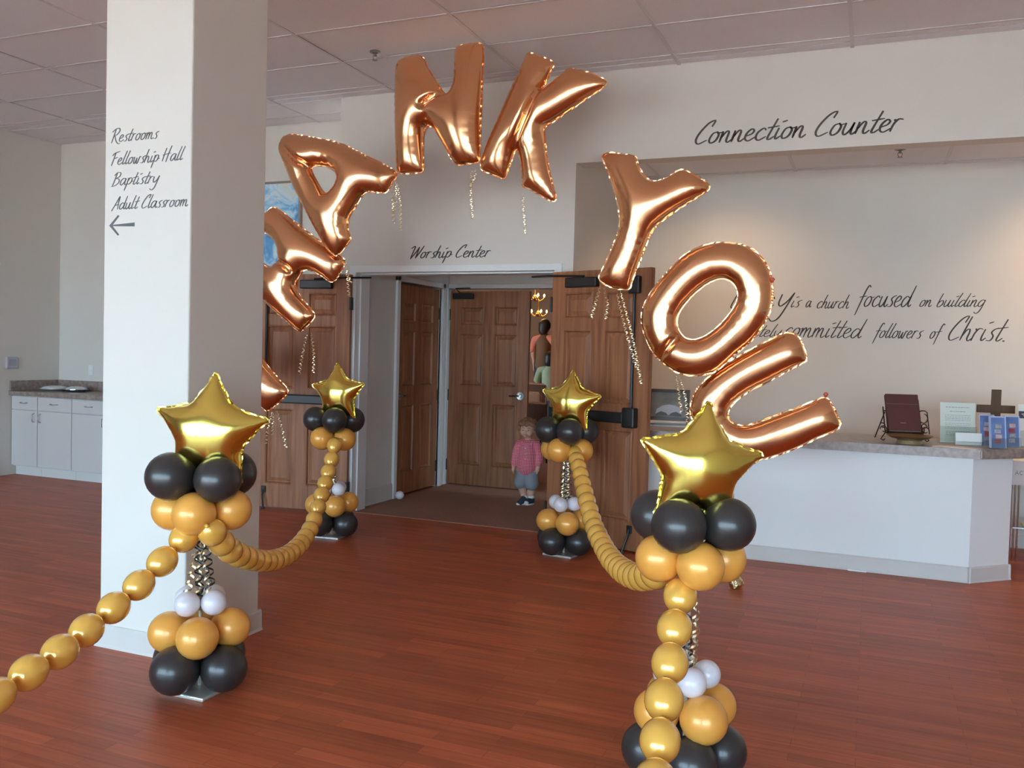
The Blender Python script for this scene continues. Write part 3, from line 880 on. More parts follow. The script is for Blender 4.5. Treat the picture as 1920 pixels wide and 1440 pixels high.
def star_outline(R, r_in=0.60):
    pts = []
    for i in range(5):
        a = pi / 2 + i * 2 * pi / 5
        tip = Vector((math.cos(a), math.sin(a)))
        for da, q in ((0.035, 0.975), (0.0, 1.0), (-0.035, 0.975)):
            pts.append((R * q * math.cos(a - da * -1), R * q * math.sin(a - da * -1)))
        a2 = a + pi / 5
        v0 = tip * R
        v2 = Vector((math.cos(a2 + pi / 5), math.sin(a2 + pi / 5))) * R
        vm = Vector((math.cos(a2), math.sin(a2))) * R * r_in
        for t in (0.3, 0.62):
            q = v0.lerp(vm, t)
            q = q * (1 - 0.02 * math.sin(pi * t))
            pts.append((q.x, q.y))
        pts.append((vm.x, vm.y))
        for t in (0.38, 0.7):
            q = vm.lerp(v2, t)
            q = q * (1 - 0.02 * math.sin(pi * t))
            pts.append((q.x, q.y))
    # order the three tip points along the outline
    out = []
    for i in range(5):
        blk = pts[i * 8:(i + 1) * 8]
        a = pi / 2 + i * 2 * pi / 5
        out += [(R * 0.985 * math.cos(a - 0.03), R * 0.985 * math.sin(a - 0.03)), (R * math.cos(a), R * math.sin(a)), (R * 0.985 * math.cos(a + 0.03), R * 0.985 * math.sin(a + 0.03))] + blk[3:]
    return out


def pedestal(label, x, y, rings, star, ribbons, base_rot, r_scale=1.0):
    """Weighted plate and pole with rings of four balloons, curled ribbon and a foil star.
    rings: (part name, material, z, balloon radius, ring radius, turn of the first balloon from the camera side in degrees)."""
    root = thing('balloon_pedestal', label, 'balloon stand', (x, y, 0), 0, 'balloon pedestals with gold stars')
    dist = math.hypot(x, y)
    c = Vector((-x / dist, -y / dist, 0))
    r = Vector((-c.y, c.x, 0))
    pl = MB().cbox(-0.115, 0.115, -0.115, 0.115, 0.0, 0.016, 0.005).build('base_plate', FOILW, root)
    pl.rotation_euler = (0, 0, base_rot)
    MB().tube([(0, 0, 0.01), (0, 0, 1.02)], 0.007, 8).build('pole', mat('pole_plastic', (0.62, 0.60, 0.52), 0.4, noise=(20, 0.2, (0.56, 0.54, 0.46))), root)
    for nm, material, z, br, rr, turn in rings:
        for k in range(4):
            a = math.radians(turn + 90 * k)
            d = c * math.cos(a) + r * math.sin(a)
            tilt = d + Vector((0, 0, 0.12))
            balloon(nm, material, br * r_scale, d * rr * r_scale + Vector((0, 0, z + random.uniform(-0.006, 0.006))), tilt, root, jitter=0.03)
    R, z, yaw, roll, off = star
    vs, fs, loops = inflate(star_outline(R), None, 0.014, 1.22, 0.05, int(x * 100))
    st = MB()
    st.v, st.f = vs, fs
    so = st.build('star_balloon', GOLDF, root, True)
    face = math.atan2(c.x, -c.y)
    so.rotation_euler = Matrix.Rotation(face + math.radians(yaw), 4, 'Z').to_3x3().to_4x4().to_euler()
    M_ = Matrix.Rotation(face + math.radians(yaw), 4, 'Z') @ Matrix.Rotation(math.radians(roll), 4, 'Y')
    so.rotation_euler = M_.to_euler()
    so.location = (c * off[0] + r * off[1] + Vector((0, 0, z)))
    seam_strip(loops, 0.006, random.Random(3)).build('seam', GOLDF, so)
    rnd = random.Random(int(abs(x) * 1000))
    for i in range(ribbons):
        a = rnd.uniform(-1.3, 1.3)
        d = c * math.cos(a) + r * math.sin(a)
        z1 = rnd.uniform(0.32, 0.44)
        m_ = RIBB if i % 2 == 0 else RIBG
        w_ = rnd.uniform(0.02, 0.055)
        curl([d * 0.02 + Vector((0, 0, 0.70)), d * 0.03 + Vector((0, 0, 0.56)), d * w_ + r * rnd.uniform(-0.02, 0.02) + Vector((0, 0, z1))], 0.010, rnd.uniform(0.035, 0.055), 0.009, rnd, 0.018).build('ribbon', m_, root)
    return root


def rings(b0, o0, w0, g1, b1):
    return [('black_balloon', BLACKL, 0.113, 0.097, 0.135, b0), ('gold_balloon', GOLDL, 0.252, 0.084, 0.122, o0), ('white_balloon', WHITEL, 0.372, 0.053, 0.074, w0),
            ('gold_balloon', GOLDL, 0.765, 0.088, 0.118, g1), ('black_balloon', BLACKL, 0.905, 0.098, 0.137, b1)]


P_PIL, P_CNT, P_DR, P_DL = (-2.577, 2.905), (-0.545, 2.985), (-2.024, 6.035), (-3.822, 5.738)
pedestal('balloon pedestal with gold foil star in front of the pillar', *P_PIL, rings(-45, -5, -45, -15, 25), (0.250, 1.085, -24, 4, (0.02, 0.03)), 7, 0.02)
pedestal('balloon pedestal with gold star standing before the letter U', *P_CNT, rings(10, 32, 15, 17, -19), (0.222, 1.085, 18, 6, (0.02, 0.02)), 7, 0.5, 0.93)
pedestal('balloon pedestal with gold star against the open door by the counter', *P_DR, rings(-40, 10, -25, -27, 8), (0.236, 1.105, -22, 3, (0.02, 0.02)), 6, -0.15)
pedestal('balloon pedestal with gold star beside the entry jamb under the letter H', *P_DL, rings(50, 10, 40, 45, 3), (0.236, 1.105, -30, -3, (0.02, 0.03)), 4, 0.1)


def garland(label, pts, bead_r=0.057, spacing=0.146):
    root = thing('balloon_garland', label, 'garland', (0, 0, 0), 0, 'gold balloon garlands')
    P = resample(catmull(pts, 10), spacing)
    root.location = P[0]
    for i in range(len(P)):
        d = (P[min(i + 1, len(P) - 1)] - P[max(i - 1, 0)]).normalized()
        balloon('garland_balloon', BEADL, bead_r, P[i] - P[0], d, root, long=1.16, jitter=0.02)
    return root


garland('gold bead garland running past the pillar to the entry jamb', GARLAND_PILLAR)
garland('gold bead garland from the open door to the counter pedestal', GARLAND_COUNTER)
garland('gold bead garland rising from the entrance to the pillar pedestal', [(-2.575, 2.80, 0.66), (-2.565, 2.68, 0.595), (-2.545, 2.50, 0.515), (-2.515, 2.285, 0.446), (-2.475, 2.12, 0.412), (-2.441, 1.968, 0.392), (-2.415, 1.84, 0.372), (-2.38, 1.55, 0.365)])
garland('gold bead garland rising from the entrance to the counter pedestal', [(-0.560, 2.90, 0.66), (-0.548, 2.76, 0.587), (-0.530, 2.613, 0.519), (-0.512, 2.45, 0.450), (-0.497, 2.36, 0.412), (-0.479, 2.25, 0.372), (-0.46, 2.10, 0.34), (-0.44, 1.9, 0.32)])

# foil ribbon weight on the floor by the counter, loose white balloon in the entry
wt = thing('balloon_weight', 'small gold foil balloon weight on the floor by the counter', 'balloon weight', (-0.74, 5.66, 0))
rnd = random.Random(5)
b = MB()
prof = [(0.034, 0.0), (0.042, 0.012), (0.047, 0.035), (0.040, 0.058), (0.022, 0.075), (0.012, 0.085)]
seg = 20
vs = [(r_ * (1 + 0.10 * math.sin(k * 5 + i * 2)) * math.cos(2 * pi * k / seg), r_ * (1 + 0.10 * math.sin(k * 5 + i * 2)) * math.sin(2 * pi * k / seg), z_) for i, (r_, z_) in enumerate(prof) for k in range(seg)]
b.add(vs, [(i * seg + k, i * seg + (k + 1) % seg, (i + 1) * seg + (k + 1) % seg, (i + 1) * seg + k) for i in range(len(prof) - 1) for k in range(seg)] + [tuple(range(seg))[::-1]])
b.build('weight_body', mat('pale_gold_foil', (0.80, 0.74, 0.42), 0.16, 1.0, noise=(20, 0.3, (0.7, 0.62, 0.3)), bump=(60, 0.4)), wt)
b = MB()
for k in range(26):
    a, e = rnd.uniform(0, 6.28), rnd.uniform(0.2, 1.4)
    d = Vector((math.cos(a) * math.cos(e), math.sin(a) * math.cos(e), math.sin(e)))
    L_ = rnd.uniform(0.03, 0.055)
    p0 = Vector((0, 0, 0.082))
    n_ = d.orthogonal().normalized() * 0.006
    p1 = p0 + d * L_ * 0.6 + Vector((0, 0, 0.006))
    p2 = p0 + d * L_
    b.add([p0 - n_ * 0.4, p0 + n_ * 0.4, p1 - n_, p1 + n_, p2 - n_ * 0.3, p2 + n_ * 0.3], [(0, 1, 3, 2), (2, 3, 5, 4)])
b.build('foil_tuft', GOLDF, wt)
lw = thing('balloon', 'small white balloon lying on the entry carpet', 'balloon', (-4.185, 7.44, 0.006))
balloon('balloon_skin', WHITEL, 0.042, (0, 0, 0.043), (1, -0.3, 0.15), lw)


# ---------------------------------------------------------------- brush lettering
GLYPH = {
    'a': (0.92, [[(.75, .85), (.45, 1.0), (.12, .65), (.10, .15), (.32, .02), (.60, .40), (.78, .98)], [(.78, .98), (.70, .25), (.83, .02), (1.02, .2)]]),
    'b': (0.82, [[(.28, 1.9), (.14, .9), (.10, .08), (.38, 0), (.68, .4), (.60, .85), (.34, .82), (.12, .45)]]),
    'c': (0.72, [[(.68, .82), (.48, 1.0), (.15, .65), (.12, .2), (.36, 0), (.78, .28)]]),
    'd': (0.98, [[(.70, .82), (.42, .96), (.12, .6), (.10, .15), (.34, .02), (.66, .45), (.84, 1.2), (.98, 1.95)], [(.82, 1.0), (.72, .3), (.84, .02), (1.04, .22)]]),
    'e': (0.74, [[(.12, .42), (.48, .58), (.60, .85), (.40, 1.0), (.14, .65), (.12, .2), (.38, 0), (.80, .30)]]),
    'f': (0.66, [[(.90, 1.80), (.70, 1.98), (.50, 1.5), (.32, .5), (.10, -.8)], [(.02, .88), (.78, 1.0)]]),
    'g': (0.92, [[(.72, .86), (.44, 1.0), (.12, .62), (.12, .18), (.38, .05), (.66, .5), (.76, .98)], [(.76, .98), (.64, 0), (.48, -.7), (.18, -.95), (-.12, -.7)]]),
    'h': (0.86, [[(.38, 1.95), (.18, .9), (.05, 0)], [(.08, .3), (.32, .85), (.52, .92), (.58, .65), (.54, .18), (.68, -.02), (.92, .22)]]),
    'i': (0.46, [[(.22, .95), (.12, .3), (.20, .02), (.46, .25)], [(.32, 1.42), (.66, 1.54)]]),
    'l': (0.46, [[(.48, 1.98), (.24, 1.0), (.12, .25), (.22, .02), (.50, .25)]]),
    'm': (1.18, [[(.12, .98), (.05, 0)], [(.08, .4), (.30, .92), (.46, .88), (.42, 0)], [(.44, .4), (.68, .92), (.85, .86), (.82, .2), (.95, 0), (1.22, .22)]]),
    'n': (0.84, [[(.12, .98), (.05, 0)], [(.08, .4), (.36, .94), (.54, .85), (.50, .2), (.64, 0), (.90, .25)]]),
    'o': (0.80, [[(.50, .96), (.22, .82), (.08, .3), (.24, .02), (.54, .2), (.66, .7), (.48, .98), (.62, .86), (.94, .92)]]),
    'p': (0.84, [[(.22, 1.02), (.10, 0), (-.06, -.85)], [(.14, .45), (.42, .98), (.72, .88), (.66, .36), (.40, .08), (.14, .22)], [(.62, .45), (1.0, .5)]]),
    'r': (0.62, [[(.12, 1.0), (.20, .80)], [(.04, .0), (.14, .62), (.36, .98), (.66, .94)]]),
    's': (0.62, [[(.72, 1.05), (.44, .92), (.30, .68), (.50, .38), (.38, .04), (.05, .05)]]),
    't': (0.58, [[(.54, 1.75), (.28, .6), (.20, .1), (.36, .02), (.62, .25)], [(.02, 1.0), (.80, 1.12)]]),
    'u': (0.86, [[(.14, .97), (.08, .25), (.24, 0), (.50, .32), (.66, .97)], [(.66, .97), (.58, .25), (.70, .0), (.94, .25)]]),
    'w': (1.08, [[(.12, .97), (.10, .15), (.28, .04), (.50, .82)], [(.50, .82), (.50, .1), (.68, .04), (.90, .92), (1.14, .88)]]),
    'y': (0.88, [[(.12, .97), (.10, .35), (.28, .12), (.60, .5), (.82, 1.08)], [(.82, 1.08), (.60, -.1), (.40, -.78), (.10, -.98), (-.18, -.75)]]),
    'R': (1.12, [[(.38, 1.9), (.22, .9), (.08, -.12)], [(-.12, 1.52), (.30, 1.9), (.82, 2.02), (1.0, 1.62), (.70, 1.12), (.30, .95)], [(.36, .95), (.70, .2), (1.1, -.25), (1.45, -.25)]]),
    'F': (0.84, [[(.32, 1.8), (.16, .8), (.0, -.12)], [(-.12, 1.38), (.20, 1.74), (.95, 1.98)], [(.14, .92), (.78, 1.12)]]),
    'H': (1.16, [[(.32, 1.92), (.16, .9), (.04, 0)], [(1.02, 2.2), (.76, 1.0), (.60, -.12)], [(-.06, .92), (1.12, 1.14)]]),
    'B': (1.0, [[(.32, 1.82), (.16, .8), (.0, -.12)], [(.0, 1.5), (.36, 1.92), (.80, 1.82), (.74, 1.3), (.30, 1.05), (.74, .9), (.80, .4), (.40, 0), (-.12, -.15)]]),
    'A': (0.95, [[(-.12, -.2), (.30, .8), (.76, 1.92), (.72, 1.0), (.76, 0)], [(.12, .58), (.92, .76)]]),
    'C': (1.0, [[(1.0, 1.45), (1.12, 1.98), (.70, 1.76), (.26, 1.0), (.12, .35), (.36, 0), (.92, .3)]]),
    'L': (0.92, [[(.55, 1.95), (.30, 1.0), (.10, .05), (.50, .02), (.95, .2)]]),
    'W': (1.38, [[(-.12, 1.55), (.18, 1.86), (.36, 1.8), (.25, 1.0), (.10, -.1)], [(.10, -.1), (.60, .9), (.96, 1.8)], [(.96, 1.8), (.86, .8), (.76, 0)], [(.76, 0), (1.2, 1.0), (1.56, 1.98)]]),
    '.': (0.35, [[(.10, .05), (.20, .0), (.24, .06)]]),
    ' ': (0.55, []),
}


def lettering(text, x0, x1, z, xh, y, pen, material, parent, slant=0.22, rise=0.0, label=None):
    """Hand-brushed words as thin raised strokes on a wall face looking towards -y."""
    strokes, cur = [], 0.0
    for ch in text:
        adv, st = GLYPH[ch]
        strokes += [[(cur + px + slant * py, py) for px, py in s] for s in st]
        cur += adv
    allx = [p[0] for s in strokes for p in s]
    mn, mxx = min(allx), max(allx)
    sx = (x1 - x0) / (mxx - mn)
    mb = MB()
    for s in strokes:
        P = catmull([(x0 + (px - mn) * sx, 0, z + py * xh + rise * ((px - mn) * sx)) for px, py in s], 5)
        n = len(P)
        vs = []
        for i, p in enumerate(P):
            d = (P[min(i + 1, n - 1)] - P[max(i - 1, 0)]).normalized()
            nrm = Vector((-d.z, 0, d.x))
            # broad-nib weight: heavier on down strokes, tapering at the ends
            w_ = pen * (0.55 + 0.45 * abs(d.z)) * (0.55 + 0.45 * math.sin(pi * min(1, max(0.12, i / max(1, n - 1)))) ** 0.5) * 0.5
            a, b_ = p + nrm * w_, p - nrm * w_
            vs += [(a.x, y, a.z), (b_.x, y, b_.z), (a.x, y - 0.0012, a.z), (b_.x, y - 0.0012, b_.z)]
        fs = []
        for i in range(n - 1):
            q = 4 * i
            fs += [(q + 2, q + 3, q + 7, q + 6), (q, q + 2, q + 6, q + 4), (q + 1, q + 5, q + 7, q + 3)]
        mb.add(vs, fs)
    o = mb.build('lettering', material, parent)
    if label:
        o['label'] = label
    return o


lettering('Connection Counter', -1.285, 0.140, 3.058, 0.084, FRONT - 0.0005, 0.017, INK, wall_front, label='dark brush lettering Connection Counter')
lettering('Worship Center', -3.695, -2.940, 2.243, 0.053, FRONT - 0.0005, 0.012, INK, wall_front, label='dark brush lettering Worship Center')
for s_, a, b_, z_, h_ in NICHE_WORDS:
    lettering(s_, a, b_, z_, h_, NICHE_Y - 0.0005, 0.009 + 0.075 * max(0, h_ - 0.05), INK, wall_niche, 0.30)
for s_, a, b_, z_ in (('Restrooms', -3.335, -3.045, 2.388), ('Fellowship Hall', -3.335, -2.892, 2.282), ('Baptistry', -3.333, -3.040, 2.186), ('Adult Classroom', -3.330, -2.872, 2.074)):
    lettering(s_, a, b_, z_, 0.031, PY0 - 0.0005, 0.0058, INKG, pil)
ar = MB()
ay = PY0 - 0.0005
ar.add([(x, yy, z) for yy in (ay, ay - 0.0012) for x, z in ((-3.325, 1.997), (-3.187, 1.992), (-3.187, 2.010), (-3.325, 2.003))], [(4, 5, 6, 7), (0, 1, 5, 4), (1, 2, 6, 5), (2, 3, 7, 6)])
for sg in (1, -1):
    ar.add([(x, yy, z) for yy in (ay, ay - 0.0012) for x, z in ((-3.343, 2.0), (-3.325, 2.0), (-3.281, 2.0 + sg * 0.043), (-3.289, 2.0 + sg * 0.048))], [(4, 5, 6, 7), (0, 1, 5, 4), (1, 2, 6, 5), (2, 3, 7, 6), (3, 0, 4, 7)])
ar.build('arrow', INKG, pil)['label'] = 'grey arrow pointing to the cabinets'

# ---------------------------------------------------------------- ceiling fittings
spm = mat('sprinkler_metal', (0.35, 0.33, 0.31), 0.35, 1.0, noise=(30, 0.2, (0.3, 0.28, 0.26)))
for (x, y, z, lb) in ((-3.50, 5.70, CEIL, 'fire sprinkler head on the lobby ceiling beside the letter N'), (0.14, 7.42, NICHE_C, 'fire sprinkler head on the ceiling over the counter')):
    t = thing('sprinkler_head', lb, 'sprinkler', (x, y, z), 0, 'fire sprinkler heads')
    MB().lathe([(0.040, 0.003), (0.040, -0.002), (0.018, -0.008), (0.018, 0.003)], 20).build('escutcheon', spm, t)
    MB().tube([(0, 0, 0), (0, 0, -0.03)], 0.009, 8).tube([(0.012, 0, -0.022), (0.016, 0, -0.04), (0.006, 0, -0.058)], 0.003, 6).tube([(-0.012, 0, -0.022), (-0.016, 0, -0.04), (-0.006, 0, -0.058)], 0.003, 6).build('sprinkler_frame', spm, t)
    MB().lathe([(0.004, -0.056), (0.020, -0.058), (0.020, -0.061), (0.004, -0.061)], 16).build('deflector', spm, t)

WARM = (1.0, 0.62, 0.30)


def can_light(x, y, z, power, label):
    t = thing('recessed_downlight', label, 'downlight', (x, y, z), 0, 'downlights over the counter')
    MB().lathe([(0.085, -0.004), (0.085, 0.003), (0.066, 0.003), (0.062, 0.035), (0.056, 0.035), (0.064, -0.004), (0.085, -0.004)], 28).build('trim_ring', TRIMW, t, 'auto')
    MB().lathe([(0.0001, 0.020), (0.058, 0.022), (0.058, 0.030), (0.0001, 0.030)], 24).build('lamp', mat('warm_lamp', (0.9, 0.8, 0.6), 0.5, emit=((1.0, 0.72, 0.42), 14)), t)
    ld = bpy.data.lights.new('downlight_beam', 'SPOT')
    ld.energy = power
    ld.color = WARM
    ld.spot_size = math.radians(125)
    ld.spot_blend = 1.0
    ld.shadow_soft_size = 0.05
    lo = bpy.data.objects.new('downlight_beam', ld)
    COL.objects.link(lo)
    lo.parent = t
    lo.location = (0, 0, -0.02)
    lo.rotation_euler = (math.radians(20), 0, 0)       # wall-washer, tipped to the rear wall


can_light(-1.22, 7.02, NICHE_C, 70, 'warm recessed downlight over the counter near the open door')
can_light(1.55, 7.25, NICHE_C, 80, 'warm recessed downlight above the cross')
can_light(2.70, 7.30, NICHE_C, 55, 'warm recessed downlight past the counter end')

# ---------------------------------------------------------------- connection counter
cn = thing('reception_counter', 'white reception counter with angled end and dark speckled top', 'counter', (0, 0, 0))
body = [(NX0 + 0.03, 6.57), (0.652, 6.57), (0.915, 6.815), (0.915, 7.05), (NX0 + 0.03, 7.05)]
MB().prism(body, 0, 0.838).build('counter_body', mat('counter_paint', (0.78, 0.77, 0.755), 0.7, noise=(3, 0.25, (0.75, 0.74, 0.725)), bump=(140, 0.04)), cn)
top = [(NX0 + 0.01, 6.50), (0.690, 6.50), (1.02, 6.80), (1.25, 7.02), (1.25, 7.34), (0.9, 7.34), (NX0 + 0.01, 7.34)]
tb = bmesh.new()
f_ = tb.faces.new([tb.verts.new((x, y, 0.838)) for x, y in top])
ex = bmesh.ops.extrude_face_region(tb, geom=[f_])
for v in ex['geom']:
    if isinstance(v, bmesh.types.BMVert):
        v.co.z = 0.900
bmesh.ops.bevel(tb, geom=[e for e in tb.edges], offset=0.007, segments=2, affect='EDGES')
bmesh.ops.recalc_face_normals(tb, faces=tb.faces[:])
me = bpy.data.meshes.new('counter_top')
tb.to_mesh(me)
tb.free()
obj('counter_top', me, STONE, cn)
baseboard('baseboard', [(NX0 + 0.05, 6.57, 0.652, 6.57, 0, -1), (0.652, 6.57, 0.915, 6.815, math.sin(math.atan2(0.245, 0.263)), -math.cos(math.atan2(0.245, 0.263))), (0.915, 6.815, 0.915, 7.05, 1, 0)], cn)
CT = 0.9005
tag(MB().box(-0.10, 0.02, 6.535, 6.552, 0.0, 0.010).build('tape_scrap', PAPER), 'small pale scrap at the foot of the counter', 'scrap')

# book on a wrought easel
IRON = mat('wrought_iron', (0.035, 0.022, 0.018), 0.5, 0.6, noise=(40, 0.3, (0.05, 0.03, 0.022)))
es = thing('book_easel', 'scrolled wrought iron easel standing on the counter', 'easel', (0.205, 6.97, CT), math.radians(16))
lean = math.radians(24)


def tl(x, u, off=0.0):
    """Point on the leaning rest: x across, u up the slope, off in front of it."""
    return (x, -0.09 + u * math.sin(lean) - off * math.cos(lean), 0.055 + u * math.cos(lean) + off * math.sin(lean))


e = MB()
for sx_ in (-1, 1):
    e.tube([tl(sx_ * 0.125, 0.0), tl(sx_ * 0.125, 0.15), tl(sx_ * 0.125, 0.26 if sx_ > 0 else 0.20)], 0.0045, 6)
e.tube([tl(-0.125, 0.0), tl(0.125, 0.0)], 0.0045, 6).tube([tl(-0.125, 0.17), tl(0.125, 0.17)], 0.0045, 6)
e.build('easel_rest', IRON, es, True)
e = MB()
for sx_ in (-1, 1):
    e.tube([tl(sx_ * 0.125, 0.0), tl(sx_ * 0.125, -0.01, 0.05), tl(sx_ * 0.125, 0.02, 0.06)], 0.004, 6)
e.tube([tl(-0.13, -0.01, 0.05), tl(0.13, -0.01, 0.05)], 0.004, 6)
for k in range(5):
    e.tube([tl(-0.1 + 0.05 * k, 0.0), tl(-0.1 + 0.05 * k, -0.01, 0.05)], 0.003, 6)
e.build('ledge', IRON, es, True)
for sx_ in (-1, 1):
    e = MB()
    for uc, oc, rr in ((0.015, 0.03, 0.030), (0.05, 0.012, 0.024)):
        pts = [tl(sx_ * (0.142 + rr * 0.9 * math.cos(t) * (1 - t / 12)), uc + rr * math.sin(t) * (1 - t / 12), oc) for t in [k * 0.5 for k in range(12)]]
        e.tube(pts, 0.0038, 6)
    e.tube([tl(sx_ * 0.125, 0.0), (sx_ * 0.150, -0.11, 0.030), (sx_ * 0.165, -0.125, 0.012), (sx_ * 0.148, -0.135, 0.005), (sx_ * 0.138, -0.125, 0.014)], 0.004, 6)
    if sx_ > 0:
        pts = [tl(0.125, 0.175), tl(0.165, 0.178), tl(0.180, 0.165), tl(0.178, 0.0)]
        e.tube(pts, 0.0038, 6)
        pts = [tl(0.150 + 0.028 * math.cos(t) * (1 - t / 9), 0.125 + 0.036 * math.sin(t) * (1 - t / 9)) for t in [1.2 - k * 0.45 for k in range(14)]]
        e.tube(pts, 0.0038, 6)
    e.build('scroll', IRON, es, True)
for sx_ in (-1, 1):
    MB().tube([tl(sx_ * 0.115, 0.16), (sx_ * 0.14 + (0.07 if sx_ > 0 else 0.0), 0.10, 0.004)], 0.0045, 6).build('rear_leg', IRON, es, True)
MB().tube([tl(0.165, 0.11), tl(0.165, 0.055)], 0.0012, 5).ball(tl(0.165, 0.050), 0.006, 8, 6).build('pendant_drop', IRON, es, True)
bk = thing('book', 'thick dark maroon book leaning on the iron easel', 'book', (0.205, 6.97, CT), math.radians(16))
MAROON = mat('maroon_cloth', (0.085, 0.022, 0.022), 0.55, noise=(30, 0.4, (0.065, 0.016, 0.016)))


def slab_on(mb, xa, xb, ua, ub, oa, ob):
    c = [tl(x, u, o_) for x in (xa, xb) for u in (ua, ub) for o_ in (oa, ob)]
    return mb.add(c, [(0, 1, 3, 2), (4, 6, 7, 5), (0, 4, 5, 1), (2, 3, 7, 6), (0, 2, 6, 4), (1, 5, 7, 3)])


slab_on(MB(), -0.112, 0.112, 0.006, 0.285, 0.038, 0.042).build('front_cover', MAROON, bk)
slab_on(MB(), -0.112, 0.112, 0.006, 0.285, 0.006, 0.010).build('back_cover', MAROON, bk)
slab_on(MB(), -0.112, -0.108, 0.006, 0.285, 0.010, 0.038).build('spine', MAROON, bk)
slab_on(MB(), -0.108, 0.106, 0.010, 0.280, 0.010, 0.038).build('page_block', mat('page_edges', (0.62, 0.52, 0.38), 0.8, noise=(60, 0.5, (0.5, 0.4, 0.28))), bk)
slab_on(MB(), -0.112, 0.112, 0.205, 0.212, 0.042, 0.0426).build('cover_band', mat('maroon_band', (0.16, 0.055, 0.05), 0.5, noise=(30, 0.3, (0.13, 0.045, 0.04))), bk)
slab_on(MB(), -0.028, 0.010, 0.062, 0.066, 0.042, 0.0426).build('cover_stamp', mat('gilt', (0.5, 0.35, 0.2), 0.4, 0.5, noise=(60, 0.4, (0.4, 0.26, 0.14))), bk)

bw = thing('offering_plate', 'shallow bronze footed plate in front of the iron easel', 'plate', (0.262, 6.655, CT))
BRONZE = mat('bronze', (0.30, 0.19, 0.09), 0.35, 0.75, noise=(15, 0.3, (0.24, 0.145, 0.065)))
MB().lathe([(0.085, 0), (0.087, 0.004), (0.078, 0.026), (0.086, 0.034), (0.0001, 0.036)], 36).build('foot', mat('brass_foot', (0.36, 0.29, 0.17), 0.4, 0.6, noise=(15, 0.3, (0.3, 0.23, 0.13))), bw, 'auto')
MB().lathe([(0.080, 0.034), (0.120, 0.040), (0.146, 0.055), (0.150, 0.060), (0.146, 0.062), (0.115, 0.049), (0.075, 0.043), (0.0001, 0.041)], 40).build('bowl', BRONZE, bw, 'auto')
o = tag(MB().prism([(0.40, 6.575), (0.66, 6.505), (0.70, 6.585), (0.46, 6.70)], 0, 0.003).build('loose_sheet', mat('peach_paper', (0.80, 0.66, 0.60), 0.7, noise=(10, 0.2, (0.76, 0.62, 0.56)))), 'peach paper sheet lying near the counter edge', 'paper')
o.location.z = CT

# acrylic sign holder with a printed card, business cards in front
ACR = bpy.data.materials.new('acrylic')
ACR.use_nodes = True
nt = ACR.node_tree
nt.nodes.remove(nt.nodes['Principled BSDF'])
tr, gl, mxs = (nt.nodes.new(t) for t in ('ShaderNodeBsdfTransparent', 'ShaderNodeBsdfGlossy', 'ShaderNodeMixShader'))
tr.inputs[0].default_value = (0.93, 0.96, 0.95, 1)
gl.inputs['Roughness'].default_value = 0.05
mxs.inputs[0].default_value = 0.10
nt.links.new(tr.outputs[0], mxs.inputs[1])
nt.links.new(gl.outputs[0], mxs.inputs[2])
nt.links.new(mxs.outputs[0], nt.nodes['Material Output'].inputs['Surface'])
sg_ = thing('sign_holder', 'clear stand with a printed white notice on the counter', 'sign', (0.585, 6.93, CT), math.radians(14))
tlt = math.radians(8)


def sl(x, u, o_=0.0):
    return (x, u * math.sin(tlt) - o_, u * math.cos(tlt) + 0.002)


def leaf(mb, xa, xb, ua, ub, oa, ob, fn=sl):
    c = [fn(x, u, o2) for x in (xa, xb) for u in (ua, ub) for o2 in (oa, ob)]
    return mb.add(c, [(0, 1, 3, 2), (4, 6, 7, 5), (0, 4, 5, 1), (2, 3, 7, 6), (0, 2, 6, 4), (1, 5, 7, 3)])


leaf(MB(), -0.118, 0.118, 0.004, 0.288, 0.0, 0.0012).build('notice', mat('pale_green_paper', (0.66, 0.70, 0.63), 0.7, noise=(10, 0.2, (0.63, 0.67, 0.60))), sg_)
leaf(leaf(MB(), -0.122, 0.122, 0.0, 0.120, 0.018, 0.0205), -0.122, 0.122, 0.0, 0.003, -0.06, 0.0205).build('holder', ACR, sg_)
pr = MB()
rnd = random.Random(11)
for u, wd in [(0.252, 0.080), (0.222, 0.052)] + [(0.196 - 0.012 * k, 0.085) for k in range(4)] + [(0.138 - 0.012 * k, 0.085) for k in range(4)] + [(0.080 - 0.012 * k, 0.080) for k in range(3)]:
    x = -wd
    while x < wd:
        L_ = rnd.uniform(0.008, 0.022)
        leaf(pr, x, min(wd, x + L_), u, u + (0.006 if wd != 0.085 else 0.004), 0.0013, 0.0016)
        x += L_ + 0.004
pr.build('printed_lettering', mat('grey_print', (0.36, 0.38, 0.36), 0.8, noise=(50, 0.5, (0.46, 0.48, 0.45))), sg_)['kind'] = 'stuff'
cd = thing('card_holder', 'small white card holder before the printed notice', 'card holder', (0.640, 6.815, CT), math.radians(14))
leaf(MB(), -0.085, 0.085, 0.0, 0.085, 0.0, 0.012).build('card_stack', PAPER, cd)
leaf(leaf(MB(), -0.088, 0.088, 0.0, 0.028, 0.030, 0.033), -0.088, 0.088, 0.0, 0.003, -0.01, 0.033).build('holder', ACR, cd)
leaf(MB(), -0.055, 0.055, 0.022, 0.026, 0.033, 0.0345).build('holder_lip', STEEL, cd)

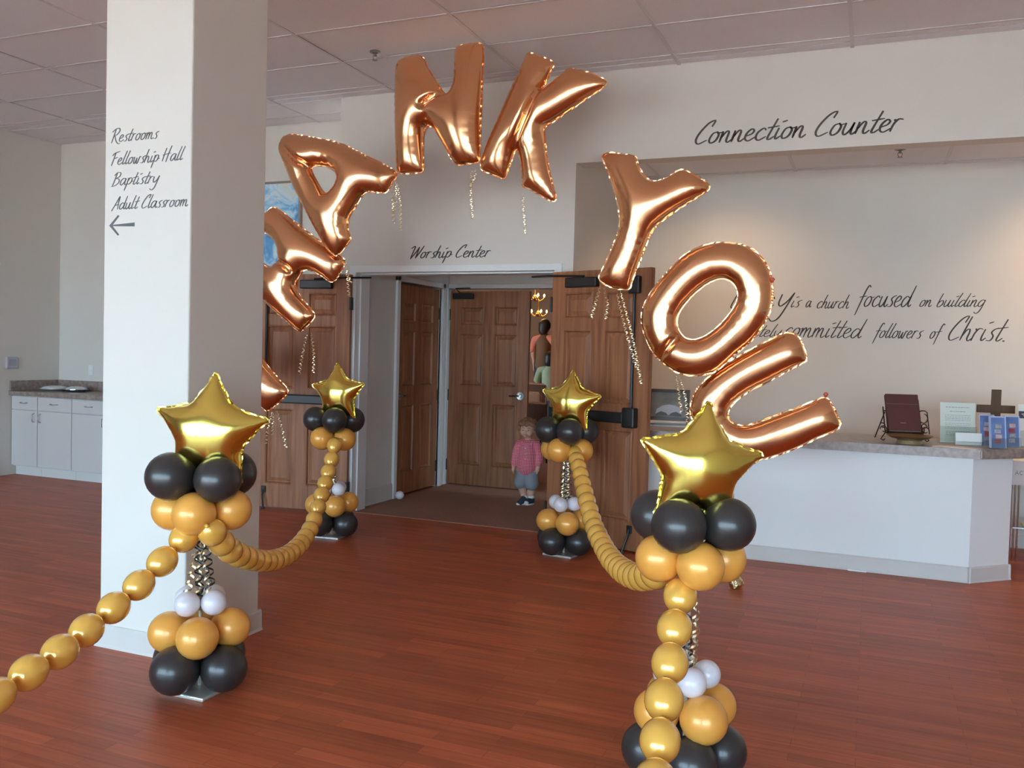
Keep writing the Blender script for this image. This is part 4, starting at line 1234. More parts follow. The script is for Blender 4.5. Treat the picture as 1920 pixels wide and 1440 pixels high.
# brochures
BLUE = mat('brochure_blue', (0.10, 0.16, 0.38), 0.4, noise=(14, 0.7, (0.16, 0.26, 0.50)))
BPAL = mat('brochure_pale', (0.50, 0.60, 0.85), 0.4, noise=(14, 0.3, (0.45, 0.55, 0.8)))
PIC = [mat('photo_red', (0.42, 0.06, 0.06), 0.4, noise=(50, 0.7, (0.2, 0.03, 0.03))), mat('photo_grey', (0.22, 0.21, 0.21), 0.4, noise=(40, 0.8, (0.5, 0.48, 0.46))), mat('photo_pale', (0.55, 0.56, 0.58), 0.4, noise=(40, 0.8, (0.25, 0.26, 0.3))), mat('photo_rose', (0.55, 0.30, 0.30), 0.4, noise=(40, 0.8, (0.7, 0.55, 0.55)))]
for i, (x, y, rz, lb, dp) in enumerate(((0.800, 6.690, 22, 'stack of blue photo brochures in a clear rack at the counter corner', 0.030), (0.760, 6.86, 22, 'blue photo brochures standing behind the corner stack', 0.014), (0.905, 6.83, 22, 'slim blue brochures beside the corner stack', 0.02))):
    t = thing('brochure_stack', lb, 'brochure', (x, y, CT), math.radians(rz), 'blue brochures on the counter')
    H_ = 0.216
    leaf(MB(), -0.050, 0.050, 0.004, H_, 0.0, dp).build('brochure_pages', BPAL, t)
    leaf(MB(), -0.050, 0.042, 0.004, H_ - 0.006, dp, dp + 0.001).build('cover', BLUE, t)
    for k in range(4):
        xa = -0.028 + 0.006 * (k % 2)
        leaf(MB(), xa, xa + 0.042, 0.036 + k * 0.034, 0.062 + k * 0.034, dp + 0.001, dp + 0.0018).build('photo', PIC[(k * 3 + i) % 4], t)
    leaf(leaf(MB(), -0.054, 0.054, 0.0, 0.07, dp + 0.004, dp + 0.006), -0.054, 0.054, 0.0, 0.003, -0.02, dp + 0.006).build('rack', ACR, t)
t = thing('leaflet_stand', 'white leaflet with a dark title band standing past the brochures', 'leaflet', (1.035, 7.02, CT), math.radians(24))
leaf(MB(), -0.065, 0.065, 0.0, 0.292, 0, 0.004).build('leaflet', PAPER, t)
leaf(MB(), -0.065, 0.065, 0.195, 0.245, 0.004, 0.005).build('title_band', mat('navy_print', (0.05, 0.055, 0.09), 0.5, noise=(40, 0.4, (0.07, 0.075, 0.11))), t)
leaf(leaf(MB(), -0.045, 0.045, 0.222, 0.227, 0.005, 0.0055), -0.035, 0.030, 0.210, 0.215, 0.005, 0.0055).build('title_lines', PAPER, t)
leaf(leaf(MB(), -0.069, 0.069, 0.0, 0.11, 0.02, 0.022), -0.069, 0.069, 0, 0.003, -0.05, 0.022).build('holder', ACR, t)
t = thing('wall_cross', 'plain dark wooden cross standing behind the brochures', 'cross', (0.845, 7.22, CT), math.radians(8))
CRW = wood_mat('cross_wood', (0.075, 0.035, 0.014), (0.11, 0.055, 0.022), (40, 40, 4), 0.5)
MB().cbox(-0.031, 0.031, -0.012, 0.012, 0.012, 0.385, 0.003).build('upright', CRW, t)
MB().cbox(-0.125, 0.125, -0.0125, 0.0125, 0.215, 0.272, 0.003).build('crossbar', CRW, t)
MB().cbox(-0.06, 0.06, -0.035, 0.035, 0, 0.014, 0.003).build('foot', CRW, t)

# framed picture on a pile of booklets by the open door
pf = thing('picture_frame', 'small dark framed picture of an open book and cloudy sky', 'picture', (-1.50, 7.02, CT + 0.045), math.radians(10))
FRM = mat('dark_frame', (0.05, 0.030, 0.018), 0.25, noise=(20, 0.4, (0.08, 0.05, 0.03)), coat=0.5)
for a in (((-0.165, 0.165, 0.0, 0.026), (-0.165, 0.165, 0.226, 0.252), (-0.165, -0.139, 0.026, 0.226), (0.139, 0.165, 0.026, 0.226))):
    leaf(MB(), a[0], a[1], a[2], a[3], 0, 0.022).build('frame_rail', FRM, pf)
leaf(MB(), -0.139, 0.139, 0.026, 0.226, 0.002, 0.006).build('picture_print', mat('sky_print', (0.16, 0.15, 0.11), 0.35, noise=(9, 0.8, (0.30, 0.26, 0.19))), pf)
pts = [(-0.105, 0.050), (-0.095, 0.088), (-0.05, 0.118), (0.0, 0.128), (0.05, 0.122), (0.09, 0.100), (0.105, 0.060), (0.06, 0.050), (0.0, 0.044), (-0.05, 0.052)]
c = [sl(x, u, o2) for o2 in (0.006, 0.0068) for x, u in pts]
n = len(pts)
MB().add(c, [tuple(range(n, 2 * n))] + [(i, (i + 1) % n, n + (i + 1) % n, n + i) for i in range(n)]).build('page_glow', mat('pale_page', (0.50, 0.54, 0.62), 0.35, noise=(14, 0.4, (0.42, 0.46, 0.52))), pf)
for sx_ in (-1, 1):
    pts = [(sx_ * 0.004, 0.040), (sx_ * 0.02, 0.060), (sx_ * 0.06, 0.072), (sx_ * 0.095, 0.055), (sx_ * 0.11, 0.034), (sx_ * 0.06, 0.036)]
    c = [sl(x, u, o2) for o2 in (0.0068, 0.0076) for x, u in pts]
    n = len(pts)
    MB().add(c, [tuple(range(n, 2 * n))] + [(i, (i + 1) % n, n + (i + 1) % n, n + i) for i in range(n)]).build('dark_page', mat('dark_print', (0.07, 0.065, 0.06), 0.35, noise=(30, 0.4, (0.1, 0.09, 0.08))), pf)
for i, (dx, w_, z_) in enumerate(((0.0, 0.30, 0.0), (0.02, 0.26, 0.015), (-0.02, 0.30, 0.030))):
    o = tag(MB().cbox(-w_ / 2, w_ / 2, -0.10, 0.10, 0, 0.0145, 0.002).build('booklet', (PAPER, mat('grey_cover', (0.30, 0.29, 0.28), 0.6, noise=(10, 0.3, (0.36, 0.35, 0.34))), PAPER)[i]), ('white booklet at the bottom of the pile under the picture', 'grey booklet in the middle of the pile under the picture', 'white booklet directly under the framed picture')[i], 'booklet', 'booklets under the picture')
    o.location = (-1.50 + dx, 7.03, CT + z_)
    o.rotation_euler = (0, 0, math.radians(8 + 4 * i))

# chrome display table past the end of the counter
dt = thing('display_table', 'chrome legged display table with a white printed skirt', 'table', (1.42, 7.72, 0))
MB().cbox(-0.42, 0.42, -0.26, 0.26, 0.735, 0.76, 0.004).build('table_top', PAPER, dt)
MB().box(-0.42, 0.42, -0.268, -0.262, 0.575, 0.755).build('front_skirt', mat('pale_pink_board', (0.72, 0.66, 0.64), 0.7, noise=(9, 0.2, (0.69, 0.63, 0.61))), dt)
bl = {'A': [[(0, 0), (.4, 1), (.8, 0)], [(.15, .38), (.65, .38)]], 'C': [[(.75, .8), (.45, 1), (.1, .7), (.1, .3), (.45, 0), (.75, .2)]], 'Y': [[(0, 1), (.38, .5), (.76, 1)], [(.38, .5), (.38, 0)]], 'S': [[(.6, .85), (.35, 1), (.1, .8), (.35, .5), (.6, .25), (.35, 0), (.05, .15)]], 'I': [[(.1, 0), (.1, 1)]]}
lt = MB()
xx = -0.400
for ch in 'ACYSI':
    for s_ in bl[ch]:
        P = [Vector((xx + px * 0.027, -0.269, 0.652 + pz * 0.032)) for px, pz in s_]
        lt.tube(P, 0.0016, 4)
    xx += 0.027 if ch != 'I' else 0.012
lt.build('lettering', INKG, dt)['label'] = 'grey serif capitals ACYSI'
for lx in (-0.39, 0.39):
    for ly in (-0.235, 0.235):
        lg = MB()
        for k in (-0.024, 0.0, 0.024):
            lg.tube([(lx + k, ly, 0), (lx + k, ly, 0.735)], 0.008, 8)
        lg.build('leg', CHROME, dt, 'auto')
MB().cbox(-0.40, 0.40, -0.25, 0.25, 0.245, 0.257, 0.003).build('lower_shelf', STEEL, dt)
t = tag(MB().cbox(-0.10, 0.12, -0.08, 0.08, 0, 0.012, 0.003).build('magazine', mat('cream_cover', (0.75, 0.68, 0.5), 0.5, noise=(12, 0.4, (0.6, 0.5, 0.35)))), 'cream magazine on the lower shelf of the chrome table', 'magazine')
t.location = (1.20, 7.60, 0.2580)

# ---------------------------------------------------------------- cabinets in the alcove
names = ['grey base cabinet against the alcove side wall', 'grey base cabinet second from the alcove side wall', 'grey base cabinet next to the pillar edge', 'grey base cabinet behind the pillar']
xs_c = [(-8.555, -8.168), (-8.165, -7.675), (-7.672, -7.182), (-7.179, -6.69)]
for i, (xa, xb) in enumerate(xs_c):
    t = thing('base_cabinet', names[i], 'cabinet', ((xa + xb) / 2, 6.70, 0), 0, 'base cabinets in the alcove')
    w_ = (xb - xa) / 2
    MB().box(-w_, w_, 0.02, 0.58, 0.10, 0.858).build('carcass', CAB, t)
    MB().box(-w_, w_, 0.06, 0.10, 0.0, 0.10).build('toe_kick', mat('toe_kick_paint', (0.66, 0.66, 0.63), 0.5, noise=(6, 0.2, (0.62, 0.62, 0.6))), t)
    dr = MB().cbox(-w_ + 0.003, w_ - 0.003, 0, 0.02, 0.712, 0.850, 0.003).build('drawer', CAB, t)
    MB().tube([(-0.045, 0, 0.785), (-0.045, -0.022, 0.785), (-0.02, -0.030, 0.782), (0.02, -0.030, 0.782), (0.045, -0.022, 0.785), (0.045, 0, 0.785)], 0.005, 6).build('drawer_pull', STEEL, dr, True)
    do = MB().cbox(-w_ + 0.003, w_ - 0.003, 0, 0.02, 0.108, 0.704, 0.003).build('cabinet_door', CAB, t)
    hx = (w_ - 0.045) if i in (0, 2) else (-w_ + 0.045)
    MB().tube([(hx, 0, 0.675), (hx, -0.024, 0.672), (hx, -0.030, 0.63), (hx, -0.024, 0.588), (hx, 0, 0.585)], 0.005, 6).build('door_pull', STEEL, do, True)
ct = thing('alcove_worktop', 'brown speckled worktop with backsplash over the grey cabinets', 'worktop', (0, 0, 0))
MB().cbox(-8.558, -6.66, 6.665, 7.295, 0.860, 0.905, 0.006).build('worktop_slab', STONE, ct)
MB().cbox(-8.558, -6.66, 7.275, 7.297, 0.906, 1.015, 0.004).cbox(-8.558, -8.538, 6.68, 7.274, 0.906, 1.015, 0.004).build('backsplash', STONE, ct)
CLR = mat('clear_plastic', (0.75, 0.73, 0.72), 0.12, 0.2, noise=(18, 0.7, (0.5, 0.48, 0.47)), bump=(25, 0.6))
for (x, y, s_, lb) in ((-8.30, 7.02, 1.0, 'clear plastic wrapped tray on the worktop by the side wall'), (-8.02, 7.06, 0.85, 'shiny foil tray on the worktop by the outlet')):
    t = thing('wrapped_tray', lb, 'tray', (x, y, 0.906), 0.2, 'trays on the alcove worktop')
    MB().lathe([(0.10 * s_, 0), (0.135 * s_, 0.022), (0.15 * s_, 0.024), (0.15 * s_, 0.027), (0.128 * s_, 0.024), (0.0001, 0.008)], 24).build('tray', CHROME if s_ < 1 else CLR, t, 'auto')
    MB().lathe([(0.135 * s_, 0.027), (0.11 * s_, 0.046), (0.05 * s_, 0.058), (0.0001, 0.060)], 24).build('cover', CLR, t, True)
t = thing('thermostat_box', 'small pale grey control box on the alcove side wall', 'control box', (-8.56, 6.69, 1.145))
MB().cbox(0, 0.030, -0.065, 0.065, 0, 0.125, 0.006).build('housing', mat('grey_plastic', (0.50, 0.49, 0.52), 0.5, noise=(10, 0.2, (0.46, 0.45, 0.48))), t)
MB().cbox(0.030, 0.033, -0.045, 0.045, 0.03, 0.10, 0.001).build('cover_plate', mat('grey_plastic_dark', (0.40, 0.39, 0.43), 0.5, noise=(10, 0.2, (0.37, 0.36, 0.4))), t)
t = thing('wall_outlet', 'white wall outlet above the worktop backsplash', 'outlet', (-8.07, ALCOVE_Y, 1.08))
MB().cbox(-0.036, 0.036, -0.006, 0, 0, 0.116, 0.002).build('plate', TRIMW, t)
for z_ in (0.034, 0.080):
    MB().cbox(-0.017, 0.017, -0.008, -0.005, z_ - 0.014, z_ + 0.014, 0.003).build('receptacle', PAPER, t)

# ---------------------------------------------------------------- painting
pt = thing('framed_painting', 'large abstract painting in blues and white on the alcove wall', 'painting', (-5.82, ALCOVE_Y, 2.22))
PM = bpy.data.materials.new('abstract_paint')
PM.use_nodes = True
nt = PM.node_tree
b = nt.nodes['Principled BSDF']
b.inputs['Roughness'].default_value = 0.45
tc = nt.nodes.new('ShaderNodeTexCoord')
n1 = nt.nodes.new('ShaderNodeTexNoise')
n1.inputs['Scale'].default_value = 3.2
n1.inputs['Detail'].default_value = 7
n1.inputs['Roughness'].default_value = 0.62
n1.inputs['Distortion'].default_value = 1.2
cr = nt.nodes.new('ShaderNodeValToRGB')
el = cr.color_ramp.elements
el[0].position, el[0].color = 0.34, (0.05, 0.20, 0.45, 1)
el[1].position, el[1].color = 0.66, (0.66, 0.72, 0.60, 1)
for p_, c_ in ((0.44, (0.12, 0.35, 0.62, 1)), (0.50, (0.35, 0.60, 0.78, 1)), (0.57, (0.62, 0.77, 0.84, 1))):
    q = el.new(p_)
    q.color = c_
nt.links.new(tc.outputs['Object'], n1.inputs['Vector'])
nt.links.new(n1.outputs['Fac'], cr.inputs['Fac'])
nt.links.new(cr.outputs['Color'], b.inputs['Base Color'])
MATS['abstract_paint'] = PM
MB().box(-0.52, 0.52, -0.030, -0.004, 0.025, 0.862).build('canvas', PM, pt)
FR2 = mat('taupe_frame', (0.24, 0.19, 0.16), 0.5, noise=(15, 0.3, (0.2, 0.155, 0.13)))
for nm, a in (('top', (-0.545, 0.545, 0.862, 0.885)), ('b', (-0.545, 0.545, 0.0, 0.025)), ('l', (-0.545, -0.52, 0.025, 0.862)), ('r', (0.52, 0.545, 0.025, 0.862))):
    MB().box(a[0], a[1], -0.036, 0, a[2], a[3]).build('frame_rail', FR2, pt)


# ---------------------------------------------------------------- people
def cone_chain(mb, pts, seg=14):
    """Rounded tapering limb through (x, y, z, r) stations."""
    for (a, b_) in zip(pts, pts[1:]):
        A, B = Vector(a[:3]), Vector(b_[:3])
        d = B - A
        L_ = d.length
        if L_ < 1e-6:
            continue
        n_ = max(2, int(L_ / 0.012))
        path = [A.lerp(B, i / n_) for i in range(n_ + 1)]
        mb.tube(path, [a[3] + (b_[3] - a[3]) * i / n_ for i in range(n_ + 1)], seg)
        mb.ball(A, a[3], seg, 10)
        mb.ball(B, b_[3], seg, 10)
    return mb


def fuse(mb, name, material, parent, voxel, smooth=6):
    me = bpy.data.meshes.new(name)
    me.from_pydata(mb.v, [], mb.f)
    o = obj(name, me, material, parent)
    md = o.modifiers.new('fuse', 'REMESH')
    md.mode = 'VOXEL'
    md.voxel_size = voxel
    md.use_smooth_shade = True
    s_ = o.modifiers.new('relax', 'SMOOTH')
    s_.factor, s_.iterations = 0.5, smooth
    return o


def check_mat(name, c1, c2, scale):
    M = bpy.data.materials.new(name)
    M.use_nodes = True
    nt = M.node_tree
    b = nt.nodes['Principled BSDF']
    b.inputs['Roughness'].default_value = 0.8
    tc = nt.nodes.new('ShaderNodeTexCoord')
    sp = nt.nodes.new('ShaderNodeSeparateXYZ')
    nt.links.new(tc.outputs['Object'], sp.inputs[0])
    facs = []
    for ax in ('X', 'Z'):
        mu = nt.nodes.new('ShaderNodeMath')
        mu.operation = 'MULTIPLY'
        mu.inputs[1].default_value = scale
        nt.links.new(sp.outputs[ax], mu.inputs[0])
        fr = nt.nodes.new('ShaderNodeMath')
        fr.operation = 'FRACT'
        nt.links.new(mu.outputs[0], fr.inputs[0])
        gt = nt.nodes.new('ShaderNodeMath')
        gt.operation = 'GREATER_THAN'
        gt.inputs[1].default_value = 0.5
        nt.links.new(fr.outputs[0], gt.inputs[0])
        facs.append(gt)
    ad = nt.nodes.new('ShaderNodeMath')
    ad.operation = 'MULTIPLY'
    nt.links.new(facs[0].outputs[0], ad.inputs[0])
    nt.links.new(facs[1].outputs[0], ad.inputs[1])
    mx = nt.nodes.new('ShaderNodeMix')
    mx.data_type = 'RGBA'
    mx.inputs['A'].default_value = (*c1, 1)
    mx.inputs['B'].default_value = (*c2, 1)
    nt.links.new(ad.outputs[0], mx.inputs['Factor'])
    nt.links.new(mx.outputs['Result'], b.inputs['Base Color'])
    MATS[name] = M
    return M


SKIN = mat('skin', (0.62, 0.36, 0.26), 0.55, noise=(14, 0.25, (0.55, 0.30, 0.21)), sub=0.1)
kid = thing('person', 'toddler in red gingham shirt, grey shorts and dark sneakers beside the door', 'person', (-3.03, 7.86, 0.006), math.radians(7))
hd = Vector((-0.004, -0.012, 0.722))
bd = MB()
# head, neck and trunk under the clothes
bd.ball(hd, 0.074, 24, 16, (0.94, 1.02, 1.08))
bd.ball(hd + Vector((0, -0.018, -0.040)), 0.050, 20, 12, (1.0, 0.95, 0.85))
for sx_ in (-1, 1):
    bd.ball(hd + Vector((sx_ * 0.034, -0.048, -0.034)), 0.024, 12, 8)
    bd.ball(hd + Vector((sx_ * 0.072, 0.006, -0.018)), 0.017, 10, 8, (0.5, 0.9, 1.25))
bd.ball(hd + Vector((0, -0.078, -0.020)), 0.0105, 10, 8)
bd.ball(hd + Vector((0, -0.068, -0.060)), 0.016, 10, 8)
cone_chain(bd, [(0, 0, 0.66, 0.034), (0, 0.004, 0.61, 0.036), (0, 0.006, 0.56, 0.070), (0, 0.004, 0.46, 0.080), (0, 0, 0.36, 0.078)])
ARM = {-1: [(-0.085, 0.005, 0.578, 0.032), (-0.118, 0.0, 0.48, 0.028), (-0.128, -0.018, 0.375, 0.021), (-0.130, -0.024, 0.350, 0.019)], 1: [(0.085, 0.005, 0.578, 0.032), (0.120, 0.004, 0.48, 0.028), (0.118, -0.030, 0.385, 0.021), (0.115, -0.038, 0.358, 0.019)]}
for sx_ in (-1, 1):
    cone_chain(bd, ARM[sx_])
    hx, hy, hz, _ = ARM[sx_][-1]
    cone_chain(bd, [(hx, hy, hz, 0.017), (hx, hy - 0.004, hz - 0.022, 0.018)])
    for k in range(4):
        fx = hx + sx_ * 0.002
        fy = hy - 0.016 + k * 0.0095
        ln = (0.026, 0.030, 0.028, 0.022)[k]
        cone_chain(bd, [(fx, fy, hz - 0.030, 0.0062), (fx - sx_ * 0.003, fy - 0.002, hz - 0.030 - ln * 0.55, 0.0056), (fx - sx_ * 0.010, fy - 0.003, hz - 0.030 - ln, 0.0050)], 8)
    cone_chain(bd, [(hx - sx_ * 0.006, hy - 0.014, hz - 0.012, 0.0068), (hx - sx_ * 0.012, hy - 0.028, hz - 0.030, 0.0058)], 8)
LEG = {-1: [(-0.045, 0, 0.33, 0.062), (-0.050, -0.018, 0.19, 0.044), (-0.030, -0.004, 0.105, 0.035), (-0.014, -0.020, 0.060, 0.027)], 1: [(0.045, 0, 0.33, 0.062), (0.048, -0.005, 0.19, 0.044), (0.048, 0.006, 0.11, 0.036), (0.046, 0.004, 0.055, 0.028)]}
for sx_ in (-1, 1):
    cone_chain(bd, LEG[sx_])
fuse(bd, 'body', SKIN, kid, 0.0052, 4)
sh = MB()
cone_chain(sh, [(0, 0.006, 0.588, 0.050), (0, 0.006, 0.545, 0.084), (0, 0.004, 0.46, 0.096), (0, 0.0, 0.385, 0.103), (0, 0.0, 0.365, 0.104)])
for sx_ in (-1, 1):
    a = ARM[sx_]
    cone_chain(sh, [(sx_ * 0.05, 0.005, 0.580, 0.046), (a[0][0], a[0][1], a[0][2] - 0.004, 0.044), (a[1][0], a[1][1], a[1][2], 0.040), (a[2][0], a[2][1], a[2][2] + 0.012, 0.031)])
fuse(sh, 'shirt', check_mat('red_gingham', (0.60, 0.035, 0.085), (0.82, 0.62, 0.64), 72), kid, 0.0075, 4)
so = MB()
cone_chain(so, [(-0.02, 0, 0.350, 0.074), (0.02, 0, 0.350, 0.074)])
cone_chain(so, [(-0.036, 0, 0.33, 0.066), (-0.056, -0.016, 0.205, 0.066)])
cone_chain(so, [(0.036, 0, 0.33, 0.066), (0.052, -0.006, 0.195, 0.066)])
fuse(so, 'shorts', mat('grey_cotton', (0.27, 0.27, 0.29), 0.85, noise=(30, 0.4, (0.22, 0.22, 0.24))), kid, 0.0075, 4)
for sx_, rx, fx, fy, fz in ((-1, 24, -0.012, -0.030, 0.010), (1, 0, 0.046, -0.004, 0.0)):
    Mr = Matrix.Translation((fx, fy, fz)) @ Matrix.Rotation(math.radians(-38 if sx_ < 0 else -24), 4, 'Z') @ Matrix.Rotation(math.radians(rx), 4, 'X')
    s_ = MB()
    for (x, y, z, r_) in ((0, 0.012, 0.034, 0.030), (0, -0.02, 0.034, 0.031), (0, -0.050, 0.030, 0.029), (0, 0.012, 0.052, 0.028)):
        s_.ball(Mr @ Vector((x, y, z)), r_, 14, 10)
    sho = fuse(s_, 'sneaker', mat('navy_canvas', (0.035, 0.04, 0.055), 0.7, noise=(40, 0.4, (0.05, 0.055, 0.07))), kid, 0.006, 3)
    so_ = MB()
    out = [(0.033 * math.cos(t), -0.020 + 0.062 * math.sin(t)) for t in [k * pi / 12 for k in range(24)]]
    so_.prism(out, 0.0, 0.014)
    so_.v = [tuple(Mr @ Vector(v)) for v in so_.v]
    so_.build('rubber_sole', mat('white_rubber', (0.72, 0.72, 0.70), 0.5, noise=(20, 0.2, (0.66, 0.66, 0.64))), sho)
    cp = MB().ball(Mr @ Vector((0, -0.064, 0.026)), 0.024, 14, 8, (1.0, 0.9, 0.7))
    cp.build('toe_cap', MATS['white_rubber'], sho, True)
    sk = MB()
    q = LEG[sx_][-1]
    sk.tube([(q[0], q[1], q[2] + 0.002), (q[0] - 0.002 * sx_, q[1], q[2] + 0.026)], [0.034, 0.034], 14)
    sk.build('sock', PAPER, kid, True)
hr = MB()
rnd = random.Random(4)
for k in range(210):
    a, e = rnd.uniform(0, 2 * pi), math.asin(rnd.uniform(-0.55, 1.0))
    d = Vector((math.cos(a) * math.cos(e), math.sin(a) * math.cos(e), math.sin(e)))
    if d.y < -0.35 and d.z < 0.30:
        continue
    if d.z < -0.25 and d.y < 0.25:
        continue
    p = hd + Vector((d.x * 0.083, d.y * 0.085 + 0.006, d.z * 0.086 + 0.012))
    hr.ball(p + Vector((rnd.uniform(-.006, .006), rnd.uniform(-.006, .006), rnd.uniform(-.004, .008))), rnd.uniform(0.014, 0.022), 8, 6)
fuse(hr, 'curly_hair', mat('auburn_hair', (0.20, 0.085, 0.035), 0.6, noise=(40, 1.0, (0.36, 0.18, 0.08)), bump=(70, 0.8)), kid, 0.0062, 1)
for sx_ in (-1, 1):
    ew = MB().ball(hd + Vector((sx_ * 0.027, -0.0660, -0.005)), 0.0092, 12, 8, (1.1, 0.7, 0.62)).build('eye', mat('eye_white', (0.7, 0.68, 0.66), 0.3, noise=(10, 0.1, (0.66, 0.64, 0.62))), kid, True)
    MB().ball(hd + Vector((sx_ * 0.027, -0.0705, -0.005)), 0.0056, 10, 8, (1, 0.7, 0.95)).build('iris', mat('dark_iris', (0.02, 0.013, 0.01), 0.2, noise=(30, 0.2, (0.03, 0.02, 0.015))), ew, True)
    MB().tube([hd + Vector((sx_ * 0.014, -0.074, 0.016)), hd + Vector((sx_ * 0.028, -0.074, 0.021)), hd + Vector((sx_ * 0.042, -0.066, 0.015))], 0.0028, 6).build('eyebrow', MATS['auburn_hair'], kid, True)
MB().tube([hd + Vector((-0.018, -0.074, -0.047)), hd + Vector((0, -0.079, -0.045)), hd + Vector((0.018, -0.074, -0.047))], [0.002, 0.0042, 0.002], 8).build('mouth', mat('lips', (0.50, 0.18, 0.16), 0.5, noise=(20, 0.2, (0.45, 0.15, 0.13))), kid, True)
cl = MB()
for sx_ in (-1, 1):
    c = [Vector((sx_ * 0.008, -0.046, 0.592)), Vector((sx_ * 0.052, -0.040, 0.606)), Vector((sx_ * 0.058, -0.056, 0.574)), Vector((sx_ * 0.022, -0.074, 0.560))]
    cl.add(c + [p + Vector((0, -0.004, 0.002)) for p in c], [(0, 1, 2, 3), (4, 5, 6, 7), (0, 1, 5, 4), (1, 2, 6, 5), (2, 3, 7, 6), (3, 0, 4, 7)])
cl.build('collar', MATS['red_gingham'], kid)
for k in range(4):
    MB().ball((0.0, -0.088 - 0.003 * k, 0.545 - 0.05 * k), 0.0055, 8, 6, (1, 0.5, 1)).build('shirt_button', PAPER, kid, True)


def far_person(label, loc, rz, height, shirt, hair, sleeves=None, seated=False):
    """Person seen from behind across the worship room."""
    t = thing('person', label, 'person', loc, rz)
    k = height / 1.7
    b_ = MB()
    S = lambda l: [tuple(v * k for v in p) for p in l]
    base = -0.42 * k if seated else 0.0
    b_.ball((0, 0, 1.58 * k + base), 0.105 * k, 16, 12, (0.9, 1, 1.1))
    off = lambda l: [(x, y, z + base, r_) for x, y, z, r_ in S(l)]
    cone_chain(b_, off([(0, 0, 1.50, 0.055), (0, 0, 1.42, 0.06), (0, 0, 1.30, 0.13), (0, 0, 1.05, 0.12), (0, 0, 0.92, 0.14)]))
    cone_chain(b_, off([(-0.19, 0, 1.36, 0.055), (-0.27, 0.02, 1.12, 0.045), (-0.33, -0.08, 0.92, 0.034), (-0.34, -0.10, 0.84, 0.04)]))
    cone_chain(b_, off([(0.19, 0, 1.36, 0.055), (0.25, 0.0, 1.10, 0.045), (0.24, -0.05, 0.88, 0.034), (0.24, -0.07, 0.80, 0.04)]))
    if seated:
        for sx2 in (-1, 1):
            cone_chain(b_, [(sx2 * 0.09 * k, 0, 0.50 * k, 0.085 * k), (sx2 * 0.10 * k, -0.40 * k, 0.50 * k, 0.065 * k), (sx2 * 0.10 * k, -0.42 * k, 0.07, 0.045 * k), (sx2 * 0.10 * k, -0.50 * k, 0.045, 0.04 * k)])
    else:
        for sx2 in (-1, 1):
            cone_chain(b_, S([(sx2 * 0.09, 0, 0.90, 0.10), (sx2 * 0.10, 0, 0.48, 0.065), (sx2 * 0.10, 0.01, 0.10, 0.045), (sx2 * 0.10, -0.10, 0.045, 0.04)]))
    fuse(b_, 'body', SKIN, t, 0.018 * k, 3)
    s_ = MB()
    cone_chain(s_, off([(0, 0, 1.40, 0.085), (0, 0, 1.28, 0.155), (0, 0, 1.05, 0.150), (0, 0, 0.90, 0.165)]))
    so2 = fuse(s_, 'shirt', shirt, t, 0.022 * k, 3)
    for sx2 in (-1, 1):
        q_ = MB()
        cone_chain(q_, off([(sx2 * 0.10, 0, 1.365, 0.078), (sx2 * 0.20, 0, 1.345, 0.074), (sx2 * 0.262, 0.012, 1.16, 0.062)]))
        fuse(q_, 'sleeve', sleeves or shirt, so2, 0.020 * k, 3)
    h_ = MB()
    h_.ball((0, 0.012 * k, 1.605 * k + base), 0.118 * k, 16, 12, (0.95, 1.0, 1.05))
    h_.ball((0, 0.05 * k, 1.53 * k + base), 0.10 * k, 16, 12, (0.95, 0.8, 1.1))
    fuse(h_, 'hair', hair, t, 0.018 * k, 3)
    p_ = MB()
    if seated:
        cone_chain(p_, [(-0.09 * k, 0, 0.50 * k, 0.10 * k), (0.09 * k, 0, 0.50 * k, 0.10 * k)])
        for sx2 in (-1, 1):
            cone_chain(p_, [(sx2 * 0.09 * k, 0, 0.50 * k, 0.098 * k), (sx2 * 0.10 * k, -0.38 * k, 0.50 * k, 0.078 * k)])
    else:
        for sx2 in (-1, 1):
            cone_chain(p_, S([(sx2 * 0.07, 0, 0.92, 0.13), (sx2 * 0.10, 0, 0.48, 0.085), (sx2 * 0.10, 0.01, 0.12, 0.06)]))
    fuse(p_, 'trousers', mat('dark_denim', (0.03, 0.03, 0.045), 0.8, noise=(30, 0.4, (0.04, 0.04, 0.06))), t, 0.022 * k, 2)
    return t


DHAIR = mat('dark_hair', (0.015, 0.011, 0.009), 0.5, noise=(40, 0.5, (0.03, 0.02, 0.016)))
far_person('dark haired person with coral sleeves standing on the worship room platform', (-5.68, 15.45, 0.322), math.radians(165), 1.77, mat('brown_vest', (0.16, 0.085, 0.04), 0.8, noise=(10, 0.3, (0.13, 0.07, 0.03))), DHAIR, mat('coral_shirt', (0.62, 0.20, 0.13), 0.8, noise=(10, 0.3, (0.55, 0.16, 0.10))))
far_person('dark haired child in a pale green shirt standing behind the chairs', (-5.02, 13.95, 0.005), math.radians(180), 1.48, mat('pale_green_shirt', (0.36, 0.46, 0.30), 0.8, noise=(10, 0.3, (0.32, 0.41, 0.26))), DHAIR)

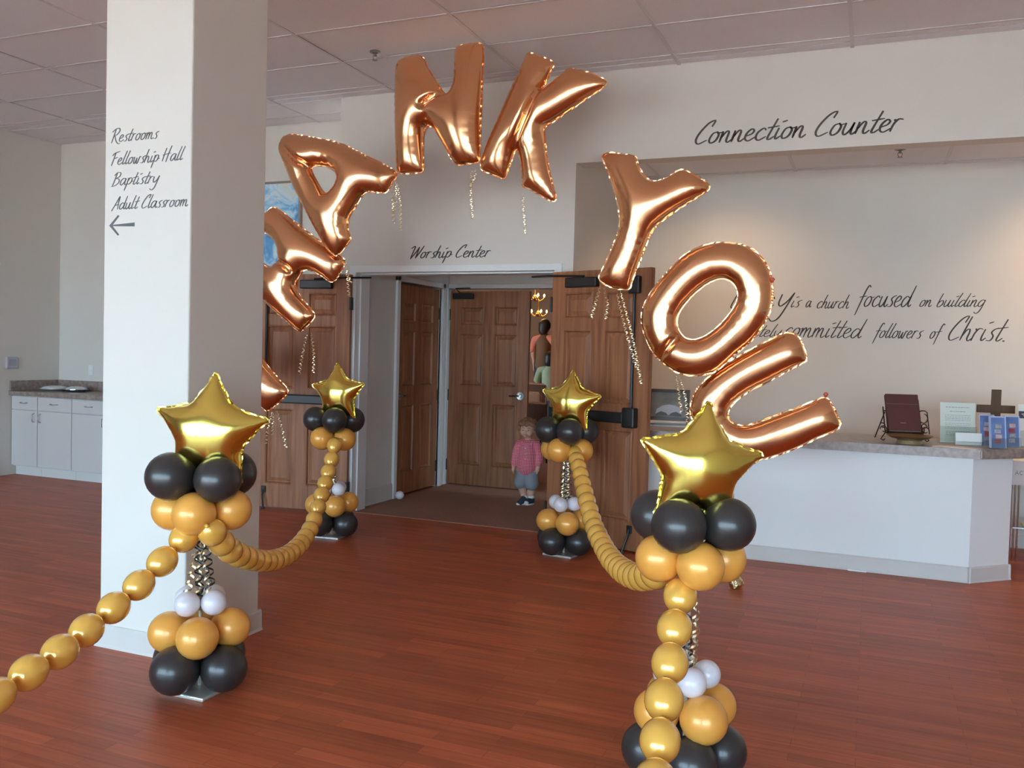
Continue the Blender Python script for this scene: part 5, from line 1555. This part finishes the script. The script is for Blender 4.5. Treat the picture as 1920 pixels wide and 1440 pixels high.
# chairs of the worship room
UPH = mat('tan_upholstery', (0.55, 0.31, 0.18), 0.85, noise=(30, 0.4, (0.48, 0.26, 0.15)))
UPD = mat('brown_upholstery', (0.13, 0.06, 0.035), 0.85, noise=(30, 0.4, (0.10, 0.045, 0.027)))
for (x, y, top_, m_, dx, lb) in ((-4.20, 11.0, 0.80, UPD, 0, 'dark brown chair at the gap of the inner doors'), (-4.66, 12.0, 0.90, UPH, 0, 'tan upholstered chair behind the dark brown one'), (-4.95, 13.0, 0.985, UPD, 0, 'dark chair with a tan edge in front of the child')):
    t = thing('upholstered_chair', lb, 'chair', (x, y, 0.004), 0, 'chairs in the worship room')
    MB().cbox(-0.26, 0.26, -0.05, 0.43, 0.40, 0.49, 0.03).build('seat', m_, t, True)
    bk_ = MB().cbox(-0.25, 0.25, -0.03, 0.03, 0.46, top_ - 0.012, 0.028)
    bk_.v = [(vx, vy - (vz - 0.46) * 0.14, vz) for vx, vy, vz in bk_.v]
    bk_.build('backrest', m_, t, True)
    yb = -(top_ - 0.46) * 0.14
    MB().tube([(-0.24, yb * 0.6, 0.62), (-0.245, yb, top_ - 0.05), (-0.20, yb, top_ - 0.006), (0.20, yb, top_ - 0.006), (0.245, yb, top_ - 0.05), (0.24, yb * 0.6, 0.62)], 0.014, 8).build('edge_piping', UPH, t, True)
    for sx_ in (-1, 1):
        for yy in (-0.02, 0.40):
            MB().tube([(sx_ * 0.23, yy, 0.41), (sx_ * 0.24, yy, 0.0)], 0.012, 8).build('leg', DARKM, t, True)

# brass lamps hanging in the worship room
BULB = mat('lamp_bulb', (1, 0.8, 0.5), 0.5, emit=((1.0, 0.55, 0.18), 30))
BRASS = mat('brass', (0.75, 0.42, 0.12), 0.25, 1.0, noise=(15, 0.2, (0.65, 0.36, 0.1)))
for i, (x, y, z, lb, pw) in enumerate(((-5.42, 14.2, 2.42, 'small brass chandelier high in the worship room', 10), (-5.88, 15.6, 2.22, 'brass chandelier above the person on the platform', 10), (-3.2, 11.6, 2.9, 'brass chandelier over the chairs of the worship room', 22))):
    t = thing('chandelier', lb, 'chandelier', (x, y, z), 0, 'brass chandeliers')
    MB().tube([(0, 0, 0.04), (0, 0, 4.1 - z)], 0.008, 6).build('stem', BRASS, t)
    MB().lathe([(0.001, -0.06), (0.04, -0.03), (0.05, 0.0), (0.03, 0.04), (0.001, 0.06)], 16).build('hub', BRASS, t, True)
    for k in range(5):
        a = 2 * pi * k / 5 + 0.4
        d = Vector((math.cos(a), math.sin(a), 0))
        am = MB().tube([d * 0.03, d * 0.09 + Vector((0, 0, -0.05)), d * 0.15 + Vector((0, 0, -0.01)), d * 0.16 + Vector((0, 0, 0.02))], 0.007, 6).build('arm', BRASS, t, True)
        MB().lathe([(0.008, 0.02), (0.016, 0.035), (0.014, 0.055), (0.001, 0.075)], 10, tuple(d * 0.16)).build('bulb', BULB, am, True)
    ld = bpy.data.lights.new('chandelier_glow', 'POINT')
    ld.energy = pw
    ld.color = (1.0, 0.55, 0.22)
    ld.shadow_soft_size = 0.12
    lo = bpy.data.objects.new('chandelier_glow', ld)
    COL.objects.link(lo)
    lo.parent = t
    lo.location = (0, 0, 0.12)
